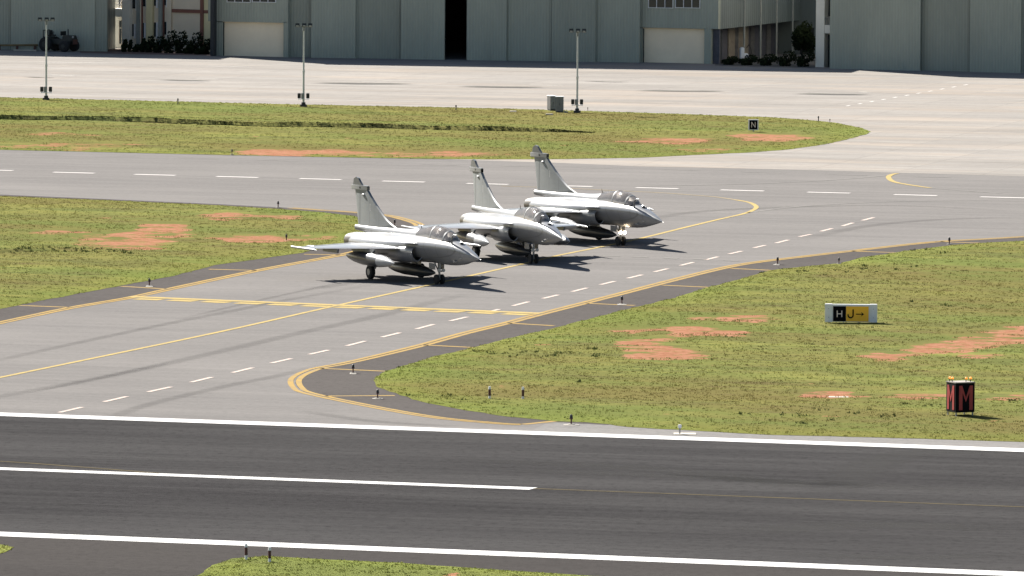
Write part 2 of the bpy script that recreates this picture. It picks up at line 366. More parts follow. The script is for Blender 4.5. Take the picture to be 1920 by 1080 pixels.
# soil patches x0,x1,y0,y1,strength
SOIL = [(455, 640, 276, 292, 1), (620, 960, 284, 296, .62), (60, 200, 248, 256, .55), (1170, 1330, 259, 269, .8), (1250, 1400, 277, 286, .6), (1370, 1515, 250, 264, 1), (0, 300, 268, 281, .55), (740, 760, 247, 254, .4),
 (255, 355, 419, 438, .95), (220, 360, 434, 449, .95), (150, 330, 447, 465, .8), (80, 145, 431, 440, .9), (120, 260, 438, 456, .55), (366, 486, 399, 413, .8), (418, 540, 437, 456, 1), (540, 640, 440, 450, .7), (515, 560, 402, 411, .75), (165, 300, 460, 471, .6),
 (1340, 1440, 588, 605, .95), (1275, 1345, 592, 605, .65), (1240, 1415, 611, 633, 1), (1145, 1220, 617, 626, .8), (1160, 1270, 633, 655, .9), (1170, 1322, 652, 678, .95), (1120, 1150, 714, 724, .5), (925, 960, 721, 731, .6), (1110, 1170, 690, 700, .4),
 (1625, 1735, 659, 673, .95), (1700, 1830, 643, 664, 1), (1790, 1900, 626, 655, 1), (1860, 2100, 608, 650, 1), (1800, 1875, 661, 673, .8), (1645, 1690, 668, 686, .65), (1500, 1592, 735, 746, .95), (1595, 1790, 738, 749, .85), (1820, 2100, 741, 752, .8), (1865, 1910, 787, 795, .6), (1620, 1640, 625, 631, .3), (1380, 1460, 560, 566, .3), (835, 868, 1074, 1082, .9)]
_rs = random.Random(11); _sub = []
for x0, x1, y0, y1, k in SOIL:
    if x1 - x0 < 45: _sub.append((x0, x1, y0, y1, k)); continue
    _sub.append((x0, x1, y0, y1, k * .42)); w0, h0 = (x1 - x0), (y1 - y0)
    for _ in range(int(3 + w0 * h0 / 170)):
        a = _rs.uniform(0, 2 * math.pi); q = _rs.uniform(0, 1) ** .5
        cx = (x0 + x1) / 2 + math.cos(a) * q * w0 * .45; cy = (y0 + y1) / 2 + math.sin(a) * q * h0 * .42
        ww = _rs.uniform(9, 30) * (1 + w0 / 220); hh = _rs.uniform(1.2, 3.2); _sub.append((cx - ww, cx + ww, cy - hh, cy + hh, k * _rs.uniform(.8, 1.15)))
for _ in range(70):       # stray small bare spots
    cx, cy = _rs.choice(((_rs.uniform(0, 1400), _rs.uniform(255, 292)), (_rs.uniform(0, 640), _rs.uniform(395, 470)), (_rs.uniform(1000, 1920), _rs.uniform(560, 790)), (_rs.uniform(1000, 1920), _rs.uniform(700, 780))))
    ww = _rs.uniform(6, 24); _sub.append((cx - ww, cx + ww, cy - 1.6, cy + 1.6, _rs.uniform(.35, .75)))
SOIL = _sub
def soil_at(px):
    s = np.zeros(len(px))
    for x0, x1, y0, y1, k in SOIL:
        d = ((px[:, 0] - (x0 + x1) / 2) / ((x1 - x0) / 2)) ** 2 + ((px[:, 1] - (y0 + y1) / 2) / ((y1 - y0) / 2)) ** 2
        s = np.maximum(s, k * np.exp(-0.55 * d ** 1.5))
    return s
def inside(pts, poly):
    x, y = pts[:, 0], pts[:, 1]; c = np.zeros(len(pts), bool); n = len(poly)
    for i in range(n):
        x0, y0 = poly[i]; x1, y1 = poly[(i + 1) % n]
        if y0 == y1: continue
        k = ((y0 > y) != (y1 > y)) & (x < (x1 - x0) * (y - y0) / (y1 - y0) + x0); c ^= k
    return c
def segdist(pts, line, closed=False):
    d = np.full(len(pts), 1e9); sgn = np.zeros(len(pts)); n = len(line)
    for i in range(n if closed else n - 1):
        a = np.array(line[i]); b = np.array(line[(i + 1) % n]); ab = b - a
        t = np.clip(((pts - a) @ ab) / (ab @ ab), 0, 1); q = a + t[:, None] * ab; v = pts - q; dd = np.hypot(v[:, 0], v[:, 1])
        cr = ab[0] * (pts[:, 1] - a[1]) - ab[1] * (pts[:, 0] - a[0])
        k = dd < d; d[k] = dd[k]; sgn[k] = np.sign(cr[k])
    return d, sgn
DITCH = {'top': ([(-300, 221), (0, 227), (100, 228), (200, 229.5), (333, 235), (480, 240), (700, 243.5), (860, 247.5), (960, 249.5), (1060, 251), (1110, 252)], 0.26),
         'left': ([(-300, 473), (0, 476), (60, 473), (150, 472), (245, 476)], 0.10)}
def vnoise(p, s):   # cheap value noise
    r = np.random.default_rng(int(s * 1000) % 9999); out = np.zeros(len(p))
    for k in range(6):
        a = r.uniform(0, 2 * np.pi); f = s * r.uniform(0.6, 1.6); out += np.sin((p[:, 0] * np.cos(a) + p[:, 1] * np.sin(a)) * f + r.uniform(0, 6))
    return out / 6
def height(p, poly, key):
    d, _ = segdist(p, poly, True)
    z = 0.016 + 0.05 * np.clip(d / 1.2, 0, 1) + np.clip(d / 4, 0, 1) * 0.05 * vnoise(p, 0.7) + np.clip(d / 8, 0, 1) * 0.06 * (1 + vnoise(p, 0.18))
    if key in DITCH:
        ln = [tuple(G(*q).xy) for q in DITCH[key][0]]; dd, sg = segdist(p, ln)
        amp = DITCH[key][1] * (1 + 0.25 * vnoise(p, 0.5)) * np.clip((1 - np.abs(p[:, 0] - ln[0][0]) / 1e9), 0, 1)
        endfade = np.clip((ln[-1][0] - p[:, 0]) / 6, 0, 1)
        z += np.where(sg > 0, amp * np.clip(1 - dd / 9, 0, 1) * endfade * np.clip((dd) / 0.12, 0, 1), 0)
    return z
ISL = []
def island(name, px, key, step, label):
    poly = [tuple(G(*q).xy) for q in px]
    # densify + roughen the border
    dn = []
    for i in range(len(poly)):
        a = Vector(poly[i]); b = Vector(poly[(i + 1) % len(poly)]); n = max(1, int((b - a).length / 0.7))
        if (b - a).length > 60: n = max(1, n // 6)
        for k in range(n): dn.append(tuple(a.lerp(b, k / n)))
    dn = np.array(dn); dn = dn + np.stack([vnoise(dn, 3.1), vnoise(dn, 2.3)], 1) * 0.13
    xs = dn[:, 0]; ys = dn[:, 1]
    gx, gy = np.meshgrid(np.arange(xs.min(), xs.max(), step), np.arange(ys.min(), ys.max(), step * 1.3))
    g = np.stack([gx.ravel(), gy.ravel()], 1); g += RNG.uniform(-.3, .3, g.shape) * step
    pp = Pn(np.c_[g, np.zeros(len(g))]); g = g[(pp[:, 0] > -160) & (pp[:, 0] < 2080) & (pp[:, 1] < 1160)]
    if key in DITCH:
        ln = [G(*q).xy for q in DITCH[key][0]]; ex = []
        for i in range(len(ln) - 1):
            a, b = ln[i], ln[i + 1]; n = int((b - a).length / 0.6) + 1; nrm = (b - a).normalized(); nrm = Vector((-nrm.y, nrm.x))
            for k in range(n):
                q = a.lerp(b, k / n)
                for o in (-.6, -.04, .1, .3, .8): ex.append(tuple(q + nrm * o))
        g = np.r_[g, np.array(ex)]
    ins = inside(g, dn); g = g[ins]; d, _ = segdist(g, dn, True); g = g[d > 0.3]
    nb = len(dn); allp = np.r_[dn, g]
    r = geometry.delaunay_2d_cdt([Vector(v) for v in allp], [(i, (i + 1) % nb) for i in range(nb)], [], 2, 1e-4)
    vs = np.array([tuple(v) for v in r[0]]); fs = r[2]
    cen = np.array([vs[list(f)].mean(0) for f in fs]); keep = inside(cen, dn)
    z = height(vs, dn, key); vv = np.c_[vs, z]
    me = bpy.data.meshes.new(name); me.from_pydata([tuple(v) for v in vv], [], [tuple(f) for f, k in zip(fs, keep) if k]); me.update()
    me.shade_smooth(); me.materials.append(M['grass'])
    at = me.attributes.new('soil', 'FLOAT', 'POINT'); at.data.foreach_set('value', soil_at(Pn(vv)).astype(np.float32))
    dd, _ = segdist(vs, dn, True); at = me.attributes.new('fringe', 'FLOAT', 'POINT'); at.data.foreach_set('value', np.clip(1 - (dd - .6) / 3.5, 0, 1).astype(np.float32))
    o = bpy.data.objects.new(name, me); C.objects.link(o); tag(o, kind='structure')
    ISL.append((dn, key))
    return dn
dR = island('grass_ground', GR, 'right', 0.62, '')
dL = island('grass_ground', GL, 'left', 0.65, '')
dT = island('grass_ground', GT, 'top', 0.8, '')
dB = island('grass_ground', GB, 'bottom', 0.8, '')
dC = island('grass_ground', GC, 'corner', 0.8, '')
# grass blades (uncountable): one mesh per island area
def blades(name, dn, key, dens, hmin, hmax, wid, mat, yb=(150, 1100), thr=0.45, sel=None):
    lo = dn.min(0); hi = dn.max(0); A = (hi - lo).prod(); n = int(A * dens)
    p = RNG.uniform(lo, hi, (n, 2)); px = Pn(np.c_[p, np.zeros(n)])
    k = (px[:, 0] > -60) & (px[:, 0] < 1980) & (px[:, 1] > yb[0]) & (px[:, 1] < yb[1]); p = p[k]; px = px[k]
    p_in = inside(p, dn); p = p[p_in]; px = px[p_in]
    if sel is not None: k = sel(p, px); p = p[k]; px = px[k]
    s = soil_at(px) + vnoise(p, 2.7) * 0.2; k = s < thr; p = p[k]
    # clumping
    c = vnoise(p, 1.9) + vnoise(p, 5.3) * 0.8 + RNG.uniform(-.8, .8, len(p)); k = c > -0.5 + 0.9 * vnoise(p, .13) + 0.5 * vnoise(p, .4); p = p[k]; c = c[k]
    z = height(p, dn, key); n = len(p); nb = 4
    P0 = np.repeat(np.c_[p, z], nb, 0); N = n * nb
    P0[:, :2] += RNG.normal(0, .07, (N, 2)); a = RNG.uniform(0, 2 * np.pi, N)
    h = RNG.uniform(hmin, hmax, N) * (1 + 0.5 * np.repeat(np.clip(c, -.5, 1), nb)); ww = wid * RNG.uniform(.6, 1.3, N)
    side = np.c_[np.cos(a) * ww, np.sin(a) * ww, np.zeros(N)]; lean = np.c_[RNG.normal(0, .5, (N, 2)) * h[:, None], h]
    V = np.empty((N, 3, 3)); V[:, 0] = P0 - side; V[:, 1] = P0 + side; V[:, 2] = P0 + lean; V[:, :2, 2] -= 0.01
    me = bpy.data.meshes.new(name); me.vertices.add(N * 3); me.vertices.foreach_set('co', V.ravel())
    me.loops.add(N * 3); me.loops.foreach_set('vertex_index', np.arange(N * 3)); me.polygons.add(N); me.polygons.foreach_set('loop_start', np.arange(N) * 3)
    me.update(calc_edges=True); me.materials.append(mat)
    at = me.attributes.new('rnd', 'FLOAT', 'FACE'); at.data.foreach_set('value', RNG.uniform(0, 1, N).astype(np.float32))
    dd, _ = segdist(p, dn, True); at = me.attributes.new('fringe', 'FLOAT', 'FACE'); at.data.foreach_set('value', np.repeat(np.clip(1 - (dd - .6) / 3.5, 0, 1), nb).astype(np.float32))
    o = bpy.data.objects.new(name, me); C.objects.link(o); return o, N
for dn, key, lab in ((dR, 'right', 'short green grass around the runway signs on the right'), (dL, 'left', 'short grass with red soil patches left of the jets'),
                (dT, 'top', 'short grass on the island beside the apron'), (dB, 'bottom', 'short grass below the runway near the striped posts'), (dC, 'corner', 'scrap of grass in the lower left corner')):
    dens = {'right': 9, 'left': 8, 'top': 6, 'bottom': 14, 'corner': 14}[key]
    o, N = blades('grass', dn, key, dens, 0.015, 0.055, 0.035, M['blade'])
    tag(o, lab, 'grass', kind='stuff'); print('blades', key, N)
def weed_sel(key, off, wd):
    ln = [tuple(G(*q).xy) for q in DITCH[key][0]]
    def f(p, px):
        d, s = segdist(p, ln); return (d + vnoise(p, 1.3) * wd * .5 < wd)
    return f
o, N = blades('weeds', dT, 'top', 120, 0.02, 0.065, 0.05, M['ditchweed'], thr=9, sel=lambda p, px: weed_sel('top', 0, 0.28)(p, px) & (px[:, 0] < 1115)); tag(o, 'dark weeds growing along the drainage step in the far grass island', 'weeds', kind='stuff')
o, N = blades('weeds', dL, 'left', 4, 0.04, 0.13, 0.05, M['weed'], thr=9, sel=lambda p, px: weed_sel('left', 0, 1.6)(p, px) & (px[:, 0] < 260)); tag(o, 'dark weeds along the dip in the left grass', 'weeds', kind='stuff')
o, N = blades('weeds', dR, 'right', 3.0, 0.04, 0.12, 0.05, M['weed'], thr=.5, sel=lambda p, px: vnoise(p, .35) * 1.2 + vnoise(p, 2.3) > 0.85); tag(o, 'darker weed clumps scattered in the right grass', 'weeds', kind='stuff')
# ------------------------------------------------------------------ painted lines
def strip(mb, pts, w_, z, off=0.0, closed=False):
    n = len(pts); L = []; Rr = []
    for i in range(n):
        a = pts[max(i - 1, 0)]; b = pts[min(i + 1, n - 1)]; d = (b - a).normalized(); nr = Vector((-d.y, d.x)); q = pts[i] + nr * off
        L.append((q.x + nr.x * w_ / 2, q.y + nr.y * w_ / 2, z)); Rr.append((q.x - nr.x * w_ / 2, q.y - nr.y * w_ / 2, z))
    mb.add(L + Rr, [(n + i, n + i + 1, i + 1, i) for i in range(n - 1)])
def smooth_pts(px, k=6):
    p = [G(*q).xy for q in px]; out = []
    for i in range(len(p) - 1):
        p0 = p[max(i - 1, 0)]; p1 = p[i]; p2 = p[i + 1]; p3 = p[min(i + 2, len(p) - 1)]
        for j in range(k):
            t = j / k; out.append(0.5 * ((2 * p1) + (-p0 + p2) * t + (2 * p0 - 5 * p1 + 4 * p2 - p3) * t * t + (-p0 + 3 * p1 - 3 * p2 + p3) * t ** 3))
    out.append(p[-1]); return out
def line(name, segs, w_, z, mat, offs=(0.0,), k=6):
    mb = MB()
    for px in segs:
        pts = smooth_pts(px, k) if len(px) > 2 else [G(*q).xy for q in px]
        for o in offs: strip(mb, pts, w_, z, o)
    ob = mb.build(name, mat, fix=False); tag(ob, kind='structure'); return ob
Z1, Z2, Z3 = 0.012, 0.016, 0.020
line('runway_edge_line', [[(XL, lin(XL, T0, T1)), (XR, lin(XR, T0, T1))]], 1.75, Z1, M['white'])
line('runway_edge_line', [[(XL, lin(XL, B0, B1)), (XR, lin(XR, B0, B1))]], 1.75, Z1, M['white'])
Cn = lambda x: 879 + .0375 * x
line('runway_centre_dash', [[(-230, Cn(-230)), (1000, Cn(1000))], [(2100, Cn(2100)), (2700, Cn(2700))]], 1.1, Z1, M['white'])
line('runway_taxi_line', [[(1000, Cn(1000)), (2700, Cn(2700))], [(-500, 851), (-200, 858), (0, 865.5), (150, 876), (300, 888)]], 0.28, Z2, M['rwyel'])
line('taxiway_edge_line', [YR, YL], 0.28, Z1, M['yellow'], (-.20, .20))
line('taxiway_side_stripe', [[(1371, 503.5), (1444, 507)], [(1242, 535), (1331, 539)], [(1100, 569), (1190, 573)], [(951, 606), (1038, 611)], [(791, 647), (891, 652)], [(601, 691), (726, 696.5)], [(610, 743), (740, 742)], [(980, 796), (1040, 790)], [(1755, 453), (1837, 456)],
   [(1594, 471), (1680, 474)], [(36, 573), (130, 576.5)], [(227, 537), (311, 542)], [(392, 505), (486, 507.5)], [(570, 477), (640, 478)]], 0.4, Z1, M['yellow'])
CL = [(-300, 770), (0, 708), (400, 625), (600, 580), (794, 537), (984, 494), (1045, 479.5), (1137, 461), (1204, 446.5), (1275, 429), (1350, 411), (1390, 402), (1408, 396), (1418, 389.5), (1414, 384), (1402, 379), (1380, 375), (1342, 369.5), (1294, 365.5), (1237, 361.5), (1140, 357), (1060, 353), (940, 349)]
line('taxi_centre_line', [CL[:17]], 0.30, Z1, M['yellow2']); line('taxi_centre_line', [CL[16:]], 0.26, Z1, M['pale'])
line('taxi_centre_line', [[(1682, 325.5), (1671, 328), (1666, 333), (1676, 341), (1706, 347), (1744, 352.5)]], 0.35, Z2, M['yellow2'])
line('faded_taxi_line', [[(1744, 352.5), (1800, 357), (1856, 361), (1920, 365), (2200, 378)], [(1402, 399), (1462, 391), (1537, 384.5), (1650, 379), (1762, 376.5), (1920, 377), (2200, 382)], [(1200, 349), (1387, 345.5), (1537, 339), (1620, 333), (1669, 328)]], 0.28, Z1, M['faint'])
HL = [(243, 556.5), (600, 571), (1015, 588)]
line('holding_line', [HL[::2]], 0.95, Z2, M['yellow2'])
hx = [256 + 62.6 * i for i in range(12)]
line('holding_dashes', [[(x, lin(x, HL[0], HL[2]) + 3.4), (x + 47, lin(x + 47, HL[0], HL[2]) + 3.4)] for x in hx], 1.1, Z1, M['yellow2'])
DX = [(-205, -128, 314.3), (-53, 24, 319), (100, 177, 324), (252, 329, 328), (406, 484, 332), (562, 640, 336), (717, 796, 340.6), (875, 953, 345), (1033, 1111, 349), (1192, 1272, 353), (1351, 1432, 357.3), (1514, 1594, 361.4), (1676, 1757, 366), (1838, 1922, 370.3), (2003, 2088, 375)]
line('centre_dash', [[(a, y - 1), (b, y + 1)] for a, b, y in DX], 0.62, Z1, M['dash'])
line('faded_dash', [[(45, 288), (112, 290)], [(191, 291.6), (259, 293.4)], [(337, 295.3), (408, 297.3)], [(483, 300), (557, 302)], [(640, 304), (705, 306)], [(790, 308), (860, 310)], [(940, 311), (1010, 313)], [(1090, 314.5), (1162, 316.5)], [(1241, 317.5), (1312, 319.5)], [(1391, 322.5), (1470, 324.5)], [(1550, 327), (1625, 329)], [(1710, 331.5), (1781, 333)]], 0.35, Z1, M['faint'])
PD = [(111, 773.7, 154, 763.7), (195, 753.7, 238, 743.7), (278, 735, 321, 725.6), (358, 717, 397, 707.5), (436, 699, 474, 689.7), (509, 681, 546, 672.5), (580, 664.7, 616, 656.6), (650, 648.7, 685, 639.7), (716, 632.5, 750, 624), (781, 617, 813, 608.4), (844, 602, 876, 594.4), (922, 583.5, 936, 580), (961.6, 573.7, 991, 566), (1018, 560, 1047, 553), (1073, 547, 1101, 540), (1126, 534, 1153, 527.5), (1177, 522, 1204, 515.4), (1227, 510, 1252, 504), (1276, 498, 1300, 492), (1323, 487.5, 1346, 481.7), (1367, 476.5, 1391, 471), (1413.5, 465, 1435, 460), (1455, 456, 1478, 450), (1499, 444, 1520.6, 439.5), (1539, 434, 1560, 428.6), (1579.5, 424, 1599, 418), (1617, 413.6, 1638, 408)]
line('pink_dash', [[(a, b), (c, d)] for a, b, c, d in PD], 0.26, Z1, M['pink'])
line('faded_dash', [[(1129, 479.5), (1162, 480.5)], [(1185, 481.5), (1215, 482.7)], [(1245, 484), (1272, 485.2)], [(1301, 485.7), (1325, 486.8)], [(1356, 488.3), (1385, 489.6)]], 0.4, Z1, M['faint'])
line('apron_dash', [[(1587 + 22 * i, lin(1587 + 22 * i, (1587, 199), (1812, 159))), (1594 + 22 * i, lin(1594 + 22 * i, (1587, 199), (1812, 159)))] for i in range(11)], 0.22, Z1, M['dash'])
def fade_strip(name, px, wd, z, mat):
    pts = smooth_pts(px, 8); n = len(pts); cols = (-1, -.4, .4, 1); rows = []; fd = []
    for i in range(n):
        a = pts[max(i - 1, 0)]; b = pts[min(i + 1, n - 1)]; d = (b - a).normalized(); nr = Vector((-d.y, d.x)); e = min(1, 4 * i / n, 4 * (n - 1 - i) / n)
        rows.append([(pts[i].x + nr.x * c * wd / 2, pts[i].y + nr.y * c * wd / 2, z) for c in cols]); fd += [0, e, e, 0]
    mb = MB().rings(rows, close=False, cap0=False, cap1=False); o = mb.build(name, mat, fix=False); tag(o, kind='structure')
    at = o.data.attributes.new('fade', 'FLOAT', 'POINT'); at.data.foreach_set('value', fd); return o
for px, wd in (([(-60, 690), (0, 675), (150, 642), (300, 610), (440, 582), (520, 566), (620, 548), (720, 528)], 1.6), ([(-60, 755), (0, 744), (200, 706), (400, 662), (560, 625), (720, 590), (830, 562), (900, 548)], 2.2),
               ([(180, 800), (260, 764), (420, 725), (520, 705), (620, 680)], 1.8), ([(60, 735), (200, 706), (330, 678)], 1.2), ([(330, 470 + 130), (500, 560), (640, 530)], 1.0), ([(560, 545), (640, 533), (700, 520)], 2.5),
               ([(1180, 420), (1300, 398), (1500, 388), (1700, 386), (1900, 396)], 2.5), ([(1500, 450), (1620, 425), (1760, 412), (1920, 408)], 2.5), ([(560, 770), (700, 790), (860, 800)], 2.2)):
    fade_strip('tyre_mark', px, wd * .55, 0.009, M['tyremark'])
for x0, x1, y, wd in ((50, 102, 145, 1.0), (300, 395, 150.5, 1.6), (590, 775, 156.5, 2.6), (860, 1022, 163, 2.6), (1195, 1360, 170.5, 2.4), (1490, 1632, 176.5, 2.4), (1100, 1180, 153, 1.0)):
    fade_strip('apron_streak', [(x0, y - 1), ((x0 + x1) / 2, y + .8), (x1, y + 1)], wd * 1.3, 0.009, M['darkstreak'])
for x0, x1, y in ((88, 150, 141.5), (355, 420, 147.5), (665, 740, 153.5), (340, 480, 125), (980, 1060, 160), (1610, 1632, 173), (60, 250, 118), (590, 760, 131)):
    fade_strip('apron_scuff', [(x0, y - 1), ((x0 + x1) / 2, y), (x1, y + .8)], 0.9, 0.013, M['chalk'])
for px, wd in (([(840, 862), (1200, 878), (1450, 905), (1560, 915)], 3), ([(1560, 930), (1620, 880), (1720, 850), (1900, 852)], 3), ([(1400, 1000), (1600, 985), (1900, 992)], 4), ([(900, 880), (1300, 895), (1900, 925)], 2.5), ([(1470, 1040), (1700, 1046), (1900, 1040)], 2)):
    fade_strip('runway_scuff', px, wd, 0.013, M['rubber'])
# ------------------------------------------------------------------ aircraft
OX = 4.87
def L(xp, y, z): return Vector((OX - xp, -y, z))            # xp aft of nose, y to starboard
def sect(xp, zm, zt, zb, w_, nu=2.2, nl=2.0, n=32, yc=0.0):
    out = []
    for i in range(n):
        t = 2 * math.pi * i / n; c, s = math.cos(t), math.sin(t)
        e = nu if s >= 0 else nl; r = (abs(c) ** e + abs(s) ** e) ** (-1 / e)
        out.append(L(xp, yc + w_ * c * r, zm + (zt - zm if s >= 0 else zm - zb) * s * r))
    return out
def interp(rows, xs):
    rows = np.array(rows, float); out = []
    for x in xs:
        i = int(np.clip(np.searchsorted(rows[:, 0], x) - 1, 0, len(rows) - 2)); i0 = max(i - 1, 0); i3 = min(i + 2, len(rows) - 1)
        p0, p1, p2, p3 = rows[i0], rows[i], rows[i + 1], rows[i3]; h = p2[0] - p1[0]; t = (x - p1[0]) / h
        m1 = (p2 - p0) / max(p2[0] - p0[0], 1e-6) * h; m2 = (p3 - p1) / max(p3[0] - p1[0], 1e-6) * h
        v = (2 * t**3 - 3 * t**2 + 1) * p1 + (t**3 - 2 * t**2 + t) * m1 + (-2 * t**3 + 3 * t**2) * p2 + (t**3 - t**2) * m2
        v[0] = x; out.append(v)
    return out
FUS = [  # xp, zm, ztop, zbot, w, nu, nl
 (0.0, 1.650, 1.655, 1.645, .006, 2, 2), (.25, 1.70, 1.765, 1.605, .075, 2, 1.9), (.7, 1.80, 1.925, 1.50, .18, 2, 1.85), (1.3, 1.89, 2.12, 1.375, .31, 2, 1.7), (2.0, 2.0, 2.32, 1.25, .44, 2, 1.6), (2.8, 2.07, 2.49, 1.165, .56, 2, 1.5),
 (4.0, 2.08, 2.60, 1.13, .70, 2, 1.42), (5.2, 2.07, 2.66, 1.15, .86, 2, 1.42), (6.2, 2.04, 2.66, 1.13, 1.03, 2, 1.7), (7.5, 2.02, 2.60, 1.10, 1.20, 2.1, 2.4), (9, 1.94, 2.56, 1.08, 1.32, 2.1, 2.6), (11, 1.88, 2.50, 1.12, 1.34, 2.2, 2.6), (13, 1.85, 2.40, 1.28, 1.16, 2.3, 2.5), (14.0, 1.85, 2.33, 1.38, 1.00, 2.3, 2.4)]
def wheel(mb, c, r, wd, n=20):
    c = Vector(c); rs = []
    for dy, rr in ((-.5, r * .62), (-.5, r * .86), (-.36, r), (.36, r), (.5, r * .86), (.5, r * .62)):
        rs.append([c + Vector((math.cos(2 * math.pi * i / n) * rr, dy * wd, math.sin(2 * math.pi * i / n) * rr)) for i in range(n)])
    mb.rings(rs)
def ellipsoid(mb, c, a, b, d, n=12, m_=8):
    rs = []
    for j in range(1, m_):
        t = math.pi * j / m_; rs.append([Vector(c) + Vector((a * math.sin(t) * math.cos(2 * math.pi * i / n), b * math.sin(t) * math.sin(2 * math.pi * i / n), d * math.cos(t))) for i in range(n)])
    mb.rings(rs)
def wing_mesh(mb, pts_le, pts_te, zs, th):
    # spanwise stations; airfoil ring of 10 points
    rs = []
    for (xl, y), (xt, _), z, t in zip(pts_le, pts_te, zs, th):
        ring = []
        for u, s in ((0, 0), (.03, .35), (.12, .75), (.4, 1), (.75, .6), (1, .04), (1, -.04), (.75, -.35), (.4, -.55), (.12, -.4), (.03, -.2)):
            ring.append(L(xl + (xt - xl) * u, y, z + s * t))
        rs.append(ring)
    mb.rings(rs)
def make_jet():
    root = empty('fighter_jet')
    xs = [0, .12, .25, .45, .7, 1, 1.3, 1.65, 2.0, 2.4, 2.8, 3.2, 3.6, 4, 4.4, 4.8, 5.2, 5.7, 6.2, 6.8, 7.5, 8.2, 9, 10, 11, 12, 13, 13.5, 14]
    rows = interp(FUS, xs)
    nose = [sect(*r) for r in rows[:7]]; body = [sect(*r) for r in rows[6:]]
    mb = MB(); mb.rings(body, cap0=False)
    for s in (-1, 1):       # engine humps
        hump = [(8.0, 1.80, 2.40, 1.2, .50), (9.5, 1.82, 2.50, 1.2, .56), (12, 1.84, 2.44, 1.28, .56), (13.9, 1.85, 2.36, 1.36, .50)]
        mb.rings([sect(a, b, c, d, e, 2, 2, 20, s * .52) for a, b, c, d, e in hump])
    mb.build('fuselage', M['jet'], root, smooth=50)
    # leave the under surfaces as their own darker skin: belly fairing and intakes
    mb = MB(); mb.rings(nose, cap1=False); o = mb.build('nose_cone', M['jet'], root, smooth=60)
    MB().tube(L(0.02, 0, 1.65), L(-.08, 0, 1.64), .015, .006, 6).build('pitot_probe', M['gearmetal'], o)
    for s in (-1, 1):
        mb = MB(); st = [(5.85, 1.72, 2.02, 1.20, .36, .84), (6.1, 1.72, 2.04, 1.16, .40, .82), (6.8, 1.72, 2.04, 1.10, .44, .86), (7.5, 1.70, 2.0, 1.06, .46, .84), (8.8, 1.66, 1.95, 1.06, .42, .80)]
        rs = [sect(a + .0, b, c, d, e, 2.6, 1.7, 20, s * yc) for a, b, c, d, e, yc in st]
        inner = [sect(5.87, 1.72, 1.98, 1.25, .32, 2.6, 1.7, 20, s * .84), sect(6.9, 1.72, 1.96, 1.27, .28, 2.6, 1.7, 20, s * .84)]
        mb.rings(rs, cap0=False); mb.rings([rs[0], inner[0]], cap0=False, cap1=False)
        o = mb.build('air_intake', M['jet'], root, smooth=50)
        MB().rings(inner, cap0=False).build('intake_duct', M['black'], o, fix=False)
    # canopy glass, frames, cockpit
    CAN = [(2.72, 2.30, 2.42, .20), (3.0, 2.30, 2.66, .36), (3.4, 2.32, 2.90, .45), (3.9, 2.34, 3.11, .50), (4.5, 2.36, 3.20, .53), (5.2, 2.38, 3.20, .53), (6.0, 2.40, 3.12, .51), (6.9, 2.42, 2.97, .46)]
    def arch(r, n=14, k=1.0, dz=0):
        x, zb, zt, w_ = r; return [L(x, w_ * k * math.cos(math.pi * i / n), zb + dz + (zt - zb) * k * math.sin(math.pi * i / n) ** .9) for i in range(n + 1)]
    xs2 = np.linspace(2.72, 6.85, 20); cr = [tuple(v) for v in interp(CAN, xs2)]
    mb = MB(); mb.rings([arch(r) for r in cr], close=False, cap0=False, cap1=False); can = mb.build('canopy', M['canopy'], root, smooth=70, fix=False)
    for xa in (3.55, 5.0, 6.78):
        r = tuple(interp(CAN, [xa])[0]); r2 = tuple(interp(CAN, [xa + (.09 if xa < 4 else .07)])[0])
        MB().rings([arch(r, k=1.015), arch(r2, k=1.015), arch(r2, k=.97), arch(r, k=.97)], close=False, cap0=False, cap1=False).build('canopy_frame', M['jetfin'] if xa < 6.5 else M['black'], can, smooth=60)
    # sill rails
    for s in (-1, 1):
        mb = MB(); rr = [(r[0], r[1], r[3]) for r in cr]
        for a, b in zip(rr[:-1], rr[1:]): mb.tube(L(a[0], s * a[2], a[1] + .03), L(b[0], s * b[2], b[1] + .03), .03, n=6)
        mb.build('canopy_sill', M['jet'], can, smooth=60)
    mb = MB(); mb.rings([[L(x, .40, 2.32), L(x, .42, 2.50), L(x, -.42, 2.50), L(x, -.40, 2.32)] for x in (3.0, 6.7)]); cp = mb.build('cockpit', M['cockpit'], root)
    for xa, dz in ((4.25, 0), (5.7, .04)):
        mb = MB(); mb.box(OX - xa - .18, 0, 2.72 + dz, .22, .46, .52); mb.box(OX - xa - .14, 0, 3.0 + dz, .2, .28, .16); mb.box(OX - xa + .12, 0, 2.52 + dz, .5, .46, .1)
        mb.build('ejection_seat', M['seatcol'], cp, bevel=.02)
    MB().box(OX - 3.4, 0, 2.56, .35, .62, .22).build('instrument_coaming', M['cockpit'], cp, bevel=.02); MB().box(OX - 4.95, 0, 2.62, .2, .6, .28).build('instrument_coaming', M['cockpit'], cp, bevel=.02)
    # spine
    SP = [(6.3, 2.45, 3.04, 2.2, .48), (6.85, 2.45, 2.96, 2.2, .46), (7.5, 2.42, 2.90, 2.2, .40), (8.4, 2.42, 2.84, 2.2, .34), (10, 2.42, 2.80, 2.2, .26), (12, 2.45, 2.74, 2.25, .20), (14, 2.54, 2.72, 2.36, .17), (14.9, 2.56, 2.72, 2.40, .155)]
    mb = MB(); mb.rings([sect(r[0], r[1], r[2], r[3], r[4], 2, 2, 20) for r in [tuple(v) for v in interp(SP, [6.75, 7, 7.4, 7.9, 8.5, 9.2, 10, 11, 12, 13, 14, 14.9])]])
    sp = mb.build('dorsal_spine', M['jet'], root, smooth=50)
